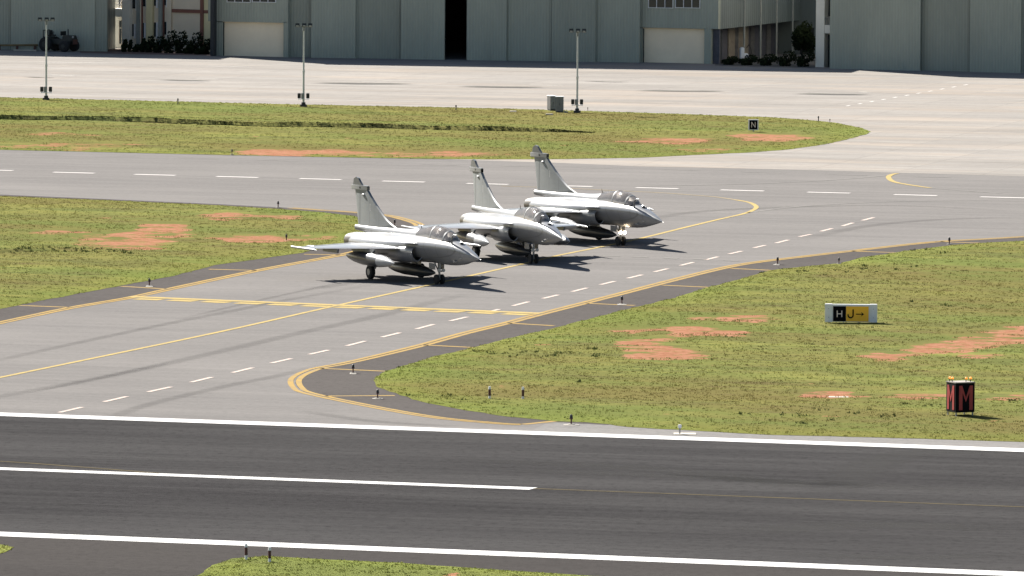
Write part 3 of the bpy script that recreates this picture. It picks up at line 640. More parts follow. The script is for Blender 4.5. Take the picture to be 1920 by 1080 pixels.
    mb = MB(); mb.tube(L(14.88, 0, 2.56), L(15.0, 0, 2.56), .14, .11, 16); mb.build('chute_housing_end', M['black'], sp, smooth=50)
    mb = MB(); mb.tube(L(7.0, .0, 2.92), L(7.12, 0, 3.2), .025, .012, 6); mb.build('antenna', M['rust'], sp)
    # fin
    fin = [(9.9, 2.78), (10.5, 2.95), (11.0, 3.12), (11.6, 3.40), (12.4, 3.88), (13.15, 4.35), (13.72, 4.75), (13.95, 4.92), (15.18, 4.92), (15.05, 4.3), (14.85, 3.3), (14.72, 2.66), (12, 2.66), (10, 2.66)]
    def finprism(poly, w0, name, mat, par):
        mb = MB(); mid = [L(a, 0, z) for a, z in poly]; n = len(poly); cx = sum(a for a, z in poly) / n; cz = sum(z for a, z in poly) / n
        ins = [((a - cx) * .90 + cx, (z - cz) * .97 + cz) for a, z in poly]
        A = [L(a, w0, z) for a, z in ins]; B = [L(a, -w0, z) for a, z in ins]
        mb.rings([A, mid, B]); return mb.build(name, mat, par, smooth=20)
    f = finprism(fin, .075, 'tail_fin', M['jetfin'], root)
    MB().box(OX - 14.42, 0, 3.75, .015, .158, 2.0, Matrix.Translation((0, 0, 0))).build('rudder_hinge', M['greymetal'], f)
    mb = MB(); mb.prism([(OX - 13.5, -.07), (OX - 13.5, .07), (OX - 14.2, .13), (OX - 15.35, .12), (OX - 15.5, .07), (OX - 15.5, -.07), (OX - 15.35, -.12), (OX - 14.2, -.13)], 4.66, 4.92); mb.build('fin_fairing', M['jet'], f, bevel=.025, smooth=40)
    MB().box(OX - 13.55, 0, 4.79, .10, .15, .19).build('fairing_aperture', M['black'], f)
    MB().box(OX - 14.3, 0, 4.80, .16, .275, .1).build('fairing_port', M['black'], f)
    capv = [(14.15, 4.92), (14.4, 5.08), (14.65, 5.30), (14.95, 5.36), (15.25, 5.26), (15.35, 4.92)]
    finprism(capv, .06, 'fin_cap', M['radome'], f)
    mb = MB(); ellipsoid(mb, L(13.95, .10, 4.42), .17, .05, .06); ellipsoid(mb, L(13.95, -.10, 4.42), .17, .05, .06); mb.build('fin_sensor', M['tanktip'], f, smooth=60)
    for sy in (-1, 1):
        MB().box(OX - 13.15, -sy * .072, 3.75, .10, .008, .42).build('fin_marking', M['tanktip'], f); MB().box(OX - 12.95, -sy * .068, 4.08, .14, .008, .10).build('fin_marking', M['tanktip'], f)
    # nozzles
    for s in (-1, 1):
        mb = MB(); rs = []
        for x, r in ((13.85, .50), (14.15, .48), (14.4, .44), (14.75, .38), (14.75, .34), (14.3, .30)):
            rs.append([L(x, s * .52 + r * math.cos(2 * math.pi * i / 20), 1.86 + r * math.sin(2 * math.pi * i / 20)) for i in range(20)])
        mb.rings(rs, cap0=False); mb.build('engine_nozzle', M['nozzle'], root, smooth=40)
    # wings
    for s in (-1, 1):
        le = [(6.2, .7), (6.85, 1.05), (7.9, 1.95), (9.1, 3.0), (11.15, 4.95)]; te = [(12.75, .7), (12.72, 1.05), (12.62, 1.95), (12.52, 3.0), (12.35, 4.95)]
        mb = MB(); wing_mesh(mb, [(a, s * y) for a, y in le], te, [1.86, 1.85, 1.82, 1.78, 1.70], [.16, .13, .10, .08, .045]); wg = mb.build('wing', M['jet'], root, smooth=40)
        for y0, y1 in ((1.25, 2.85), (2.9, 4.75)):
            mb = MB(); zf = lambda y: 1.85 - .038 * (y - 1) 
            mb.rings([[L(12.25 - (y - 1) * .06, s * y, zf(y) + .045), L(12.95 - (y - 1) * .095, s * y, zf(y) + .01), L(12.95 - (y - 1) * .095, s * y, zf(y) - .01), L(12.25 - (y - 1) * .06, s * y, zf(y) - .045)] for y in (y0, y1)]); mb.build('elevon', M['jet'], wg)
        mb = MB(); mb.tube(L(9.75, s * 5.08, 1.69), L(10.1, s * 5.08, 1.70), .02, .07, 10); mb.tube(L(10.1, s * 5.08, 1.70), L(12.85, s * 5.08, 1.71), .07, .06, 10); mb.box(OX - 11.6, -s * 4.98, 1.70, 1.9, .14, .06); mb.build('wingtip_rail', M['jet'], wg, smooth=50)
        mb = MB(); 
        for yy, ln in ((2.0, 1.6), (3.1, 1.3), (4.0, 1.1)): mb.rings([[L(x, s * yy + r * math.cos(q), 1.70 + r * math.sin(q)) for q in np.linspace(0, 2 * math.pi, 9)[:-1]] for x, r in ((12.9 - ln, .02), (12.9 - ln * .6, .10), (12.9, .07), (13.2, .01))])
        mb.build('actuator_fairing', M['jet'], wg, smooth=50)
        # canard
        mb = MB(); wing_mesh(mb, [(5.45, s * .72), (5.75, s * 1.0), (6.85, s * 2.15), (7.05, s * 2.38)], [(6.85, 0), (6.95, 0), (7.25, 0), (7.22, 0)], [2.20, 2.20, 2.20, 2.20], [.05, .045, .03, .015]); mb.build('canard', M['jet'], root, smooth=40)
        # wing tank
        mb = MB(); tk = [(5.55, .01), (5.75, .09), (6.1, .19), (6.6, .285), (7.2, .345), (7.9, .37), (9.3, .37), (10.2, .30), (10.9, .18), (11.35, .05)]
        tr = [[L(x, s * 2.42 + r * math.cos(2 * math.pi * i / 18), 1.16 + r * math.sin(2 * math.pi * i / 18) + (x - 5.5) * .02) for i in range(18)] for x, r in tk]
        mb.rings(tr[4:]); t_ = mb.build('drop_tank', M['tankshade'], root, smooth=50)
        mb = MB(); mb.rings(tr[:5]); mb.build('tank_nose', M['tanktip'], t_, smooth=50)
        mb = MB(); mb.rings([[L(a, s * 2.42 - .06, z), L(b, s * 2.42 - .06, z), L(b, s * 2.42 + .06, z), L(a, s * 2.42 + .06, z)] for a, b, z in ((8.2, 10.4, 1.48), (7.9, 10.9, 1.76))]); mb.build('pylon', M['jet'], t_)
        mb = MB(); mb.rings([[L(a, s * 3.7 - .05, z), L(b, s * 3.7 - .05, z), L(b, s * 3.7 + .05, z), L(a, s * 3.7 + .05, z)] for a, b, z in ((9.9, 11.6, 1.50), (9.8, 11.8, 1.72))]); mb.build('outer_pylon', M['jet'], root)
    mb = MB(); tk = [(5.3, .01), (5.5, .09), (5.9, .19), (6.4, .285), (7.0, .345), (7.7, .37), (9.1, .37), (10.0, .30), (10.7, .18), (11.1, .05)]
    mb.rings([[L(x, r * math.cos(2 * math.pi * i / 18), (.62 + .04 * (x - 8) / 3) + r * .92 * math.sin(2 * math.pi * i / 18)) for i in range(18)] for x, r in tk]); t_ = mb.build('drop_tank', M['tankshade'], root, smooth=50)
    MB().box(OX - 8.6, 0, 1.10, 2.2, .14, .22).build('pylon', M['jet'], t_)
    # refuelling probe, forward optics
    mb = MB(); pts = [L(2.70, .36, 2.30), L(2.60, .42, 2.62), L(2.48, .42, 2.80), L(2.30, .42, 2.86)]
    for a, b, r in ((0, 1, .055), (1, 2, .05), (2, 3, .045)): mb.tube(pts[a], pts[b], r, n=8)
    pr = mb.build('refuelling_probe', M['radome'], root, smooth=60)
    MB().tube(pts[3], L(2.02, .42, 2.87), .055, .03, 8).build('probe_tip', M['tanktip'], pr, smooth=60)
    mb = MB(); ellipsoid(mb, L(2.22, .02, 2.38), .13, .11, .11); mb.build('sensor_ball', M['darkglass'], root, smooth=80)
    mb = MB(); mb.rings([sect(x, 2.2, zt, 2.1, w_, 2, 2, 12, -.14) for x, zt, w_ in ((2.05, 2.32, .04), (2.2, 2.44, .09), (2.6, 2.5, .1))]); mb.build('optics_housing', M['jet'], root, smooth=50)
    for z, x in ((1.62, 1.75), (1.42, 2.35)):
        mb = MB(); mb.box(OX - x, 0, z, .22, (.80 if x > 2 else .64), .045); mb.build('formation_light', M['tanktip'], root)
    # nose gear
    mb = MB(); mb.tube(L(4.87, 0, .28), L(4.82, 0, 1.3), .055, .075, 10); mb.tube(L(4.9, 0, .62), L(5.5, 0, 1.25), .035, n=8); mb.tube(L(4.87, -.22, .28), L(4.87, .22, .28), .04, n=8); mb.tube(L(4.72, -.16, .72), L(4.72, .16, .72), .03, n=6)
    ng = mb.build('nose_gear', M['gearmetal'], root, smooth=50)
    for s in (-1, 1): mb = MB(); wheel(mb, L(4.87, s * .17, .275), .275, .15); mb.tube(L(4.87, s * .10, .275), L(4.87, s * .25, .275), .11, n=10); mb.build('wheel', M['tyre'], ng, smooth=40)
    for s in (-1, 1): mb = MB(); mb.tube(L(4.60, s * .13, .78), L(4.74, s * .13, .78), .10, .07, 12); mb.build('landing_light', M['lens'], ng, smooth=40)
    for s in (-1, 1): mb = MB(); mb.box(OX - 5.2, s * .27, .98, .75, .02, .34); mb.build('gear_door', M['jet'], ng)
    for s in (-1, 1):
        mb = MB(); mb.tube(L(10.12, s * 1.42, .42), L(9.95, s * 1.05, 1.35), .07, .09, 10); mb.tube(L(10.2, s * 1.42, .42), L(10.8, s * 1.0, 1.3), .035, n=8); mb.tube(L(10.12, s * 1.3, .40), L(10.12, s * 1.62, .40), .06, n=10); mb.tube(L(9.7, s * 1.5, .60), L(9.95, s * 1.3, .72), .05, n=6)
        g = mb.build('main_gear', M['gearmetal'], root, smooth=50)
        mb = MB(); wheel(mb, L(10.12, s * 1.56, .395), .395, .26); mb.build('wheel', M['tyre'], g, smooth=40)
        mb = MB(); wheel(mb, L(10.12, s * 1.60, .395), .20, .20); mb.build('wheel_hub', M['gearmetal'], g, smooth=40)
        MB().box(OX - 10.1, -s * 1.28, 1.02, 1.1, .03, .5).build('gear_door', M['jet'], g)
    return root
proto = make_jet()
JG = 'fighter jets in line on the taxiway'
JETS = [((823.5, 533.5), 62.3, 'grey delta wing fighter jet nearest the camera, leftmost of the three, unlit nose lights'), ((1000, 494.5), 70, 'grey delta wing fighter jet in the middle, partly hidden behind the nearest jet'), ((1163.5, 461), 60.6, 'grey delta wing fighter jet farthest right with its landing lights lit')]
for i, (px, psi, lab) in enumerate(JETS):
    o = proto if i == 0 else copy_tree(proto)
    g = G(*px); o.location = (g.x, g.y, 0.012); o.rotation_euler.z = -R(psi); tag(o, lab, 'fighter jet', JG)
    if i == 2:
        for c in kids(o):
            for d in kids(c):
                if d.name.startswith('landing_light'):
                    d.data = d.data.copy(); d.data.materials.clear(); d.data.materials.append(M['landing'])
bpy.context.view_layer.update()
def keyp(o, nm, xp, y, z): q = o.matrix_world @ L(xp, y, z); print('KEY', nm, [round(a, 1) for a in P(q)])
for px, psi, lab in JETS: pass
for o in [o for o in bpy.data.objects if o.get('category') == 'fighter jet']:
    print(o.name)
    for nm, a in dict(nose=(0, 0, 1.65), fintop=(14.95, 0, 5.26), fairfront=(13.5, 0, 4.8), tube=(15, 0, 2.56), railrear=(12.85, 5.08, 1.7), railfront=(9.75, 5.08, 1.7), tanknose=(5.55, 2.42, 1.2), ctank=(5.3, 0, .74), canopytop=(4.4, 0, 3.25), mainwheel=(10.12, 1.56, 0), nozzle=(14.5, .9, 1.86)).items(): keyp(o, nm, *a)
# ------------------------------------------------------------------ facades
class Facade:
    def __init__(s, a, b, par=None):
        A = G(*a); B = G(*b); s.A = A; s.u = (B - A); s.u.z = 0; s.w = s.u.length; s.u.normalize()
        s.n = Vector((s.u.y, -s.u.x, 0)); s.par = par                   # towards the camera
        if s.n.y > 0: s.n = -s.n
    def pt(s, px, py, out=0.0):
        d = ray(px, py); o = s.A + s.n * out; t = (o - CAM).dot(s.n) / d.dot(s.n); q = CAM + d * t - o
        return q.dot(s.u), q.z
    def boxm(s, mb, u0, u1, z0, z1, o0, o1):
        vs = [s.A + s.u * u + s.n * o + Vector((0, 0, z)) for u in (u0, u1) for o in (o0, o1) for z in (z0, z1)]
        mb.add(vs, [(0, 1, 3, 2), (4, 6, 7, 5), (0, 4, 5, 1), (2, 3, 7, 6), (0, 2, 6, 4), (1, 5, 7, 3)]); return mb
    def rect(s, mb, x0, y0, x1, y1, o0, o1):
        ym = (y0 + y1) / 2; u0, _ = s.pt(x0, ym, o1); u1, _ = s.pt(x1, ym, o1); xm = (x0 + x1) / 2; _, z1 = s.pt(xm, y0, o1); _, z0 = s.pt(xm, y1, o1)
        if y0 <= -50: z1 = HGT_[0]
        return s.boxm(mb, u0, u1, max(z0, 0.0) if y1 > 80 and z0 < .35 else z0, z1, o0, o1)
HGT_ = [12.0]
TOP = -100
def part(F, name, mat, rects, parent, **kw):
    mb = MB()
    for r in rects: F.rect(mb, *r)
    return mb.build(name, mat, parent, **kw)
def shell(F, parent, mat, x0, x1, depth, h, sides=(1, 1)):
    u0 = F.pt(x0, 100)[0]; u1 = F.pt(x1, 100)[0]
    mb = MB()
    if sides[0]: F.boxm(mb, u0 + .01, u0 + .3, 0, h - .25, -depth, -.35)
    if sides[1]: F.boxm(mb, u1 - .3, u1 - .01, 0, h - .25, -depth, -.35)
    F.boxm(mb, u0, u1, 0, h - .25, -depth - .3, -depth)
    o = mb.build('wall', mat, parent); mb = MB(); F.boxm(mb, u0 - .2, u1 + .2, h - .2, h + .1, -depth - .5, 0.0); mb.build('roof', M['greymetal'], parent)
# left hangar
F = Facade((0, 93.2), (200, 97.0)); t = empty('hangar', G(100, 95)); t_inv = None
def root_at(name, px, py, label, cat, group=None):
    g = G(px, py); o = empty(name, (0, 0, 0)); o.location = (g.x, g.y, 0); bpy.context.view_layer.update(); tag(o, label, cat, group); return o
bpy.data.objects.remove(t)
def under(root, start):       # re-parent parts built in world space so that the root sits at the thing's base
    for o in kids(root):
        if o.name not in start:
            o.location = o.location - root.location
HGRP = 'green grey hangars behind the apron'
def begin(*a): r = root_at(*a); return r
def finish(r):
    for o in kids(r): o.location = o.location - r.location
h1 = begin('hangar', 100, 95, 'green grey ribbed metal hangar at the far left behind the tractor', 'hangar', HGRP)
for i, (a, b, o1, mt) in enumerate(((-260, -120, .0, 'steel'), (-120, 20, -.32, 'steel_b'), (20.6, 178, 0.0, 'steel'), (178.4, 201, -.12, 'steel_b'))):
    part(F, 'door_leaf', M[mt], [(a, TOP, b, 98, o1 - .25, o1)], h1)
part(F, 'door_joint', M['joint'], [(20, TOP, 20.6, 98, -.3, -.06)], h1)
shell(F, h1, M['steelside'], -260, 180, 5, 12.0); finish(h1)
# cream building between the hangars
F = Facade((195, 90.5), (402, 97.5)); HGT_[0] = 8.5
b1 = begin('cream_building', 300, 93, 'cream rendered building with brown trim between the left hangar and the beige shutter', 'building')
part(F, 'wall', M['cream'], [(228, TOP, 404, 100, -6, 0)], b1)
part(F, 'wall', M['creamlight'], [(196, TOP, 228, 96, -6, -1.3)], b1)
part(F, 'pillar', M['creamlight'], [(228.4, TOP, 242.6, 95, 0.003, .5)], b1)
part(F, 'balcony', M['creamlight'], [(198, 16, 228.1, 31, -1.28, .45)], b1)
mb = MB()
for i in range(9): F.rect(mb, 199.5 + i * 3.2, 2, 200.1 + i * 3.2, 16, .35, .4)
F.rect(mb, 199, 1, 228, 2.6, .34, .41); F.rect(mb, 199, 8, 228, 8.8, .35, .40); mb.build('balcony_railing', M['whitemetal'], b1)
for x0, y0, x1, y1 in ((223, 39, 228, 82), (222, -12, 228, 12)):
    w_ = part(F, 'door', M['darkglass'], [(x0, y0, x1, y1, -1.29, -1.22)], b1); part(F, 'door_frame', M['creamlight'], [(x0 - 1.2, y0, x0, y1, -1.29, -1.15), (x0, 52, x1, 53.2, -1.2, -1.15)] if y0 > 0 else [(x0 - 1.2, y0, x0, y1, -1.29, -1.15)], w_)
for x0, x1, y0, y1 in ((245.5, 251, 45, 68), (246, 254, -12, 16), (267.5, 270, 43, 70), (268, 273, -12, 12), (288, 292.5, 42, 69), (288, 292.5, -12, 11), (308.5, 312, 41, 65), (308, 311.5, -12, 10)):
    w_ = part(F, 'window', M['darkglass'], [(x0, y0, x1, y1, .003, .05)], b1); part(F, 'window_frame', M['whitemetal'], [(x1, y0, x1 + 3, y1 + 4, .003, .09)], w_)
part(F, 'trim', M['brown'], [(242.8, TOP, 244.6, 96, .003, .16)], b1); part(F, 'trim', M['brown'], [(264.6, TOP, 266.6, 96, .003, .16)], b1)
part(F, 'trim', M['brown'], [(286, TOP, 287.4, 96, .003, .16)], b1); part(F, 'trim', M['brown'], [(305, TOP, 306.8, 96, .003, .16)], b1)
part(F, 'column', M['greypipe'], [(255.5, TOP, 261, 96, .003, .35)], b1); part(F, 'column', M['greypipe'], [(297, TOP, 303, 96, .003, .35)], b1)
part(F, 'pilaster', M['cream'], [(261.2, TOP, 264.4, 96, .003, .2)], b1); part(F, 'pilaster', M['yelcream'], [(274, TOP, 285.8, 97, .003, .3)], b1); part(F, 'pilaster', M['cream'], [(313, TOP, 321, 97, .003, .2)], b1)
part(F, 'brown_band', M['brown'], [(321.2, 17.5, 374.8, 24, .003, .12), (381.2, 19, 390, 25, .003, .12)], b1); part(F, 'brown_band', M['brown'], [(375, TOP, 381, 97, .003, .16)], b1)
part(F, 'wall_panel', M['yelcream'], [(381.3, TOP, 403, 98, .003, .06)], b1); part(F, 'drain_pipe', M['brown'], [(397, 42, 399, 98, .07, .18)], b1)
u1 = F.pt(404, 100)[0]; u0 = F.pt(196, 100)[0]; mb = MB(); F.boxm(mb, u0 - .1, u1 + .1, 8.5, 8.75, -6.2, .7); mb.build('roof', M['creamlight'], b1)
finish(b1)
# central hangar with its two shutter bays
HGT_[0] = 12.0
h2 = begin('hangar', 870, 112, 'wide green grey hangar in the centre with a dark open gap and two beige shutters', 'hangar', HGRP)
F1 = Facade((403, 104.3), (540, 107.6))
part(F1, 'wall', M['steel'], [(390.5, TOP, 540, 41.5, -.6, 0)], h2); part(F1, 'wall', M['steel'], [(403, 41.5, 417.5, 106, -.6, 0)], h2)
part(F1, 'wall', M['steel'], [(531.5, 41.5, 540, 109, -.6, 0)], h2)
sh = part(F1, 'shutter', M['shutter'], [(417.6, 41.5, 531.4, 109, -.5, -.35)], h2); part(F1, 'shutter_guide', M['joint'], [(417.6, 41.6, 418.6, 108, -.34, -.1)], sh)
F3 = Facade((1199, 117), (1335, 120.2))
part(F3, 'wall', M['steel'], [(1200, TOP, 1347, 53, -.6, 0)], h2); part(F3, 'wall', M['steel'], [(1200, 53, 1205, 120, -.6, 0)], h2); part(F3, 'wall', M['steel'], [(1320.6, 53, 1333.5, 122, -.6, 0)], h2)
sh = part(F3, 'shutter', M['shutter'], [(1205.1, 53, 1320.5, 121, -.5, -.35)], h2); part(F3, 'shutter_guide', M['joint'], [(1205.1, 53.1, 1206, 121, -.34, -.1)], sh)
def windows(F, xs, y0, y1, parent):
    for a, b in xs:
        w_ = part(F, 'window', M['darkglass'], [(a, y0, b, y1, .003, .04)], parent); mb = MB(); wd = .9
        for x in (a, a + (b - a) / 3 - .4, a + 2 * (b - a) / 3 - .4, b - wd): F.rect(mb, x, y0, x + wd, y1, .004, .10)
        F.rect(mb, a, y1 - 1.0, b, y1, .004, .105); F.rect(mb, a, y0, b, y0 + 1.2, .004, .105); mb.build('window_frame', M['whitemetal'], w_)
windows(F1, ((425, 469.5), (472.5, 517)), -24, 4.6, h2); windows(F3, ((1215.5, 1262), (1266, 1312.5)), -14, 15.2, h2)
F2 = Facade((540, 108.0), (1200, 118.2))
for a, b, o1, mt in ((540, 583, -.9, 'steel_b'), (583, 667, -.35, 'steel'), (667, 751, -.6, 'steel_b'), (751, 834, -.3, 'steel'), (875, 950, -.3, 'steel'), (950, 1034, -.6, 'steel'), (1034, 1117, -.3, 'steel_b'), (1117, 1200, -.6, 'steel')):
    l_ = part(F2, 'door_leaf', M[mt], [(a + .45, TOP, b - .25, 121, o1 - .22, o1)], h2)
    part(F2, 'door_seal', M['joint'], [(a - .2, TOP, a + .4, 121, o1 - .2, o1 - .05)], l_)
shell(F2, h2, M['inside'], 392, 1347, 40, 12.0, (1, 0))
mb = MB(); u0 = F2.pt(540, 100)[0]; u1 = F2.pt(1200, 100)[0]
F2.boxm(mb, u0 + .5, u0 + .8, 0, 11.7, -39.5, -1.5); F2.boxm(mb, u1 - .8, u1 - .5, 0, 11.7, -39.5, -1.5); mb.build('inner_wall', M['inside'], h2)
# side wall with overhang, receding
cA = F3.A + F3.u * F3.pt(1346, 100)[0]; cA.z = 0; dirb = -F3.n
class Side(Facade):
    def __init__(s, A, u, n): s.A = A; s.u = u; s.n = n
S = Side(cA, dirb, F3.u)
zov = F3.pt(1335, 55)[1]
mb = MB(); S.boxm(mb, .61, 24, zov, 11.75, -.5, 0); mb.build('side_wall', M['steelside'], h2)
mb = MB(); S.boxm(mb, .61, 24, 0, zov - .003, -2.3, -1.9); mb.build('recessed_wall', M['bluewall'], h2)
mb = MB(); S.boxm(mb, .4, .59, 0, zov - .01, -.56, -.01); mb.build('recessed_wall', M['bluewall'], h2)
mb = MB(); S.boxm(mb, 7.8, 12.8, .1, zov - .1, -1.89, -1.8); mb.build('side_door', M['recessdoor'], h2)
for x in (1395.5, 1426, 1456, 1486, 1515):
    d = ray(x, 60); o_ = S.A + S.n * .35; t = (o_ - CAM).dot(S.n) / d.dot(S.n); q = (CAM + d * t - o_).dot(S.u); base = S.A + S.n * .35 + S.u * q
    MB().tube(base + Vector((0, 0, .05)), base + Vector((0, 0, 11.5)), .075, n=8).build('drain_pipe', M['greypipe'], h2, smooth=40)
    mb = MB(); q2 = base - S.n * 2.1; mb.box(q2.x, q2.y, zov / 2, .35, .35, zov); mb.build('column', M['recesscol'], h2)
finish(h2)
# cream building at the right + right hangar
F = Facade((1530, 125.8), (1555, 126.5)); HGT_[0] = 9
b2 = begin('cream_building', 1542, 126, 'narrow cream building end with balcony recess between the dark tree and the right hangar', 'building')
part(F, 'wall', M['creamlight'], [(1530, TOP, 1546, 128, -12, 0)], b2); part(F, 'wall', M['creamlight'], [(1546.2, TOP, 1556, 128, -12, -.9)], b2); part(F, 'balcony', M['creamlight'], [(1546.2, 47, 1556, 62.5, -.89, 0)], b2)
w_ = part(F, 'window', M['darkglass'], [(1548, -20, 1556, 31, -.89, -.8)], b2); part(F, 'door', M['darkglass'], [(1547.5, 65, 1556, 126, -.89, -.8)], b2)
part(F, 'balcony_railing', M['greymetal'], [(1547, 33, 1556, 34, -.1, -.05), (1548, 33, 1548.5, 47, -.1, -.05), (1551, 33, 1551.5, 47, -.1, -.05), (1554, 33, 1554.5, 47, -.1, -.05)], b2); finish(b2)
F = Facade((1556, 128.8), (1916, 137.6)); HGT_[0] = 12
h3 = begin('hangar', 1740, 134, 'green grey ribbed hangar at the far right edge beside the cream column', 'hangar', HGRP)
for a, b, o1, mt in ((1556, 1726, 0, 'steel'), (1726, 1818, -.55, 'steel_b'), (1818, 1915, -.3, 'steel'), (1915, 2010, -.6, 'steel_b'), (2010, 2120, -.3, 'steel')):
    l_ = part(F, 'door_leaf', M[mt], [(a + .45, TOP, b - .2, 142, o1 - .22, o1)], h3)
    if a > 1600: part(F, 'door_seal', M['joint'], [(a - .15, TOP, a + .4, 142, o1 - .2, o1 - .05)], l_)
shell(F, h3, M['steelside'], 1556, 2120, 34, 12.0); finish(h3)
F = Facade((1440, 100), (1545, 102.5)); HGT_[0] = 11
b3 = begin('rear_building', 1490, 101, 'dark grey green building far back in the gap behind the dark tree', 'building')
part(F, 'wall', M['steelside'], [(1440, TOP, 1560, 104, -10, 0)], b3); part(F, 'doorway', M['joint'], [(1500, 52, 1526, 104, .003, .06)], b3); finish(b3)
# ------------------------------------------------------------------ shrubs, hedge, tree
def leaves(mb, c, a, b, h, n, sz, base=0.0):
    rr = random.Random(int(c[0] * 100) + n)
    cl = [(rr.uniform(-.6, .6), rr.uniform(-.6, .6), rr.uniform(.25, .85), rr.uniform(.28, .5)) for _ in range(9)]
    for i in range(n):
        k = rr.choice(cl); v = Vector((rr.gauss(0, 1), rr.gauss(0, 1), rr.gauss(0, 1))).normalized() * k[3] * rr.uniform(.6, 1.05)
        p = Vector((c[0] + (k[0] + v.x) * a, c[1] + (k[1] + v.y) * b, base + max(.03, (k[2] + v.z)) * h))
        u = Vector((rr.gauss(0, 1), rr.gauss(0, 1), rr.gauss(0, 1))).normalized(); w_ = u.orthogonal().normalized(); s = sz * rr.uniform(.6, 1.3)
        mb.add([p - u * s, p + w_ * s * .6, p + u * s, p - w_ * s * .6], [(0, 1, 2, 3)])
def shrub(px, py, wd_px, h_px, label, group='shrubs in front of the cream building', n=420, sz=.13, name='shrub', cat='shrub'):
    g = G(px, py); k = FPX / (g - CAM).dot(fwd); r = wd_px / k / 2; h = h_px / k
    root = empty(name, (g.x, g.y, 0)); tag(root, label, cat, group)
    mb = MB(); leaves(mb, (0, 0), r, r, h, n, sz); mb.build('foliage', M['leaf'], root, fix=False)
    mb = MB(); mb.tube((0, 0, 0), (0.02, 0, h * .5), .05, .02, 6)
    for q in range(4): mb.tube((0, 0, h * .15), (math.cos(q * 1.7) * r * .4, math.sin(q * 1.7) * r * .4, h * .6), .025, .01, 5)
    mb.build('stem', M['bark'], root)
g = sheet('planting_bed', [(150, 99.5), (225, 101.5), (395, 104), (395, 97), (230, 92), (150, 93)], 0.010, M['redsoil'])
sheet('planting_bed', [(1340, 123), (1528, 128), (1530, 112), (1400, 106), (1345, 112)], 0.010, M['darkconc'])
for a in ((233, 97.3, 13, 20, 'small pointed dark shrub, leftmost by the cream building door'), (243.5, 97.3, 9, 19, 'thin dark shrub second from the left by the cream building'), (255, 97.6, 15, 12, 'low round dark shrub left of the grey column'), (267.5, 97.8, 12, 22, 'upright dark shrub in front of the narrow dark red window'),
          (280, 98.3, 22, 26, 'dark leafy shrub at the left end of the big clump'), (297, 98.8, 30, 26, 'broad dark shrub in the left half of the big clump'), (318, 99.5, 34, 36, 'tall dark shrub in the middle of the big clump'), (338, 99.8, 30, 35, 'dark shrub at the right end of the big clump'),
          (365, 100.5, 36, 34, 'big rounded dark shrub before the brown cross trim'), (386, 101.5, 26, 24, 'loose dark shrub beside the brown drain pipe'), (352, 100.8, 20, 14, 'low shrub between the clump and the rounded shrub'), (373, 102, 22, 10, 'low ground shrub in front of the rounded shrub')):
    shrub(*a)
for i, (x, y, w_, h_, lab) in enumerate(((1368, 121.5, 36, 13, 'low dark hedge shrub beside the green hangar pillar'), (1402, 122.3, 40, 16, 'low dark hedge shrub behind the white cart'), (1438, 123, 42, 18, 'low dark hedge shrub under the second drain pipe'), (1474, 124, 42, 24, 'dark hedge shrub under the fourth drain pipe'), (1508, 125, 44, 26, 'dark hedge shrub at the foot of the dark tree'))):
    shrub(x, y, w_, h_, lab, 'hedge shrubs beside the hangar side wall', 420, .13)
def tree(px, py, wd, hh, label):
    g = G(px, py); k = FPX / (g - CAM).dot(fwd); r = wd / k / 2; h = hh / k; root = empty('tree', (g.x, g.y, 0)); tag(root, label, 'tree')
    mb = MB(); mb.tube((0, 0, 0), (.1, 0, h * .5), .12, .07, 8)
    for q in range(6): a = q * 1.05; mb.tube((.08, 0, h * (.3 + .03 * q)), (math.cos(a) * r * .6, math.sin(a) * r * .6, h * (.55 + .05 * q)), .05, .015, 6)
    mb.build('trunk', M['bark'], root, smooth=40)
    mb = MB(); leaves(mb, (0, 0), r, r, h * .75, 1500, .15, h * .25); leaves(mb, (.3, .2), r * .8, r * .8, h * .6, 700, .15, h * .3); mb.build('crown', M['leaf'], root, fix=False)
tree(1503, 122, 56, 74, 'dark leafy tree left of the narrow cream building end')
# ------------------------------------------------------------------ floodlight masts
def mast():
    t = empty('floodlight_mast')
    mb = MB(); mb.prism([(-.26, -.2), (.26, -.2), (.2, .2), (-.2, .2)], 0, .22); mb.box(0, 0, .3, .3, .3, .16); mb.build('base', M['darkconc'], t, bevel=.02)
    mb = MB(); mb.tube((0, 0, .3), (0, 0, 2.6), .085, .075, 12); mb.tube((0, 0, 2.6), (0, 0, 6.0), .07, .05, 12); mb.tube((0, 0, 2.55), (0, 0, 2.75), .10, n=12); mb.build('pole', M['polegrey'], t, smooth=40)
    mb = MB(); mb.box(0, 0, 6.02, 1.1, .07, .07); mb.tube((0, 0, 5.7), (0, 0, 6.2), .10, .08, 10); mb.build('crossbar', M['greymetal'], t)
    for x in (-.47, .03, .47):
        mb = MB(); mb.box(x, -.12, 6.12, .31, .32, .24, Matrix.Translation((x, -.12, 6.12)) @ Matrix.Rotation(R(-12), 4, 'X') @ Matrix.Translation((-x, .12, -6.12))); l_ = mb.build('floodlight', M['black'], t, bevel=.02)
        MB().box(x, -.285, 6.07, .2, .02, .10).build('lens', M['lens'], l_)
    mb = MB(); mb.box(0, 0, .62, .85, .3, .05); mb.box(0, 0, .52, .12, .12, .2); mb.build('platform', M['whitemetal'], t, bevel=.005)
    for s in (-1, 1):
        mb = MB(); mb.box(s * .32, -.02, .86, .24, .26, .38); mb.build('control_box', M['black'], t, bevel=.02)
    mb = MB(); mb.box(-.06, -.08, .85, .22, .16, .42); mb.build('junction_box', M['greymetal'], t, bevel=.02)
    return t
pm = mast()
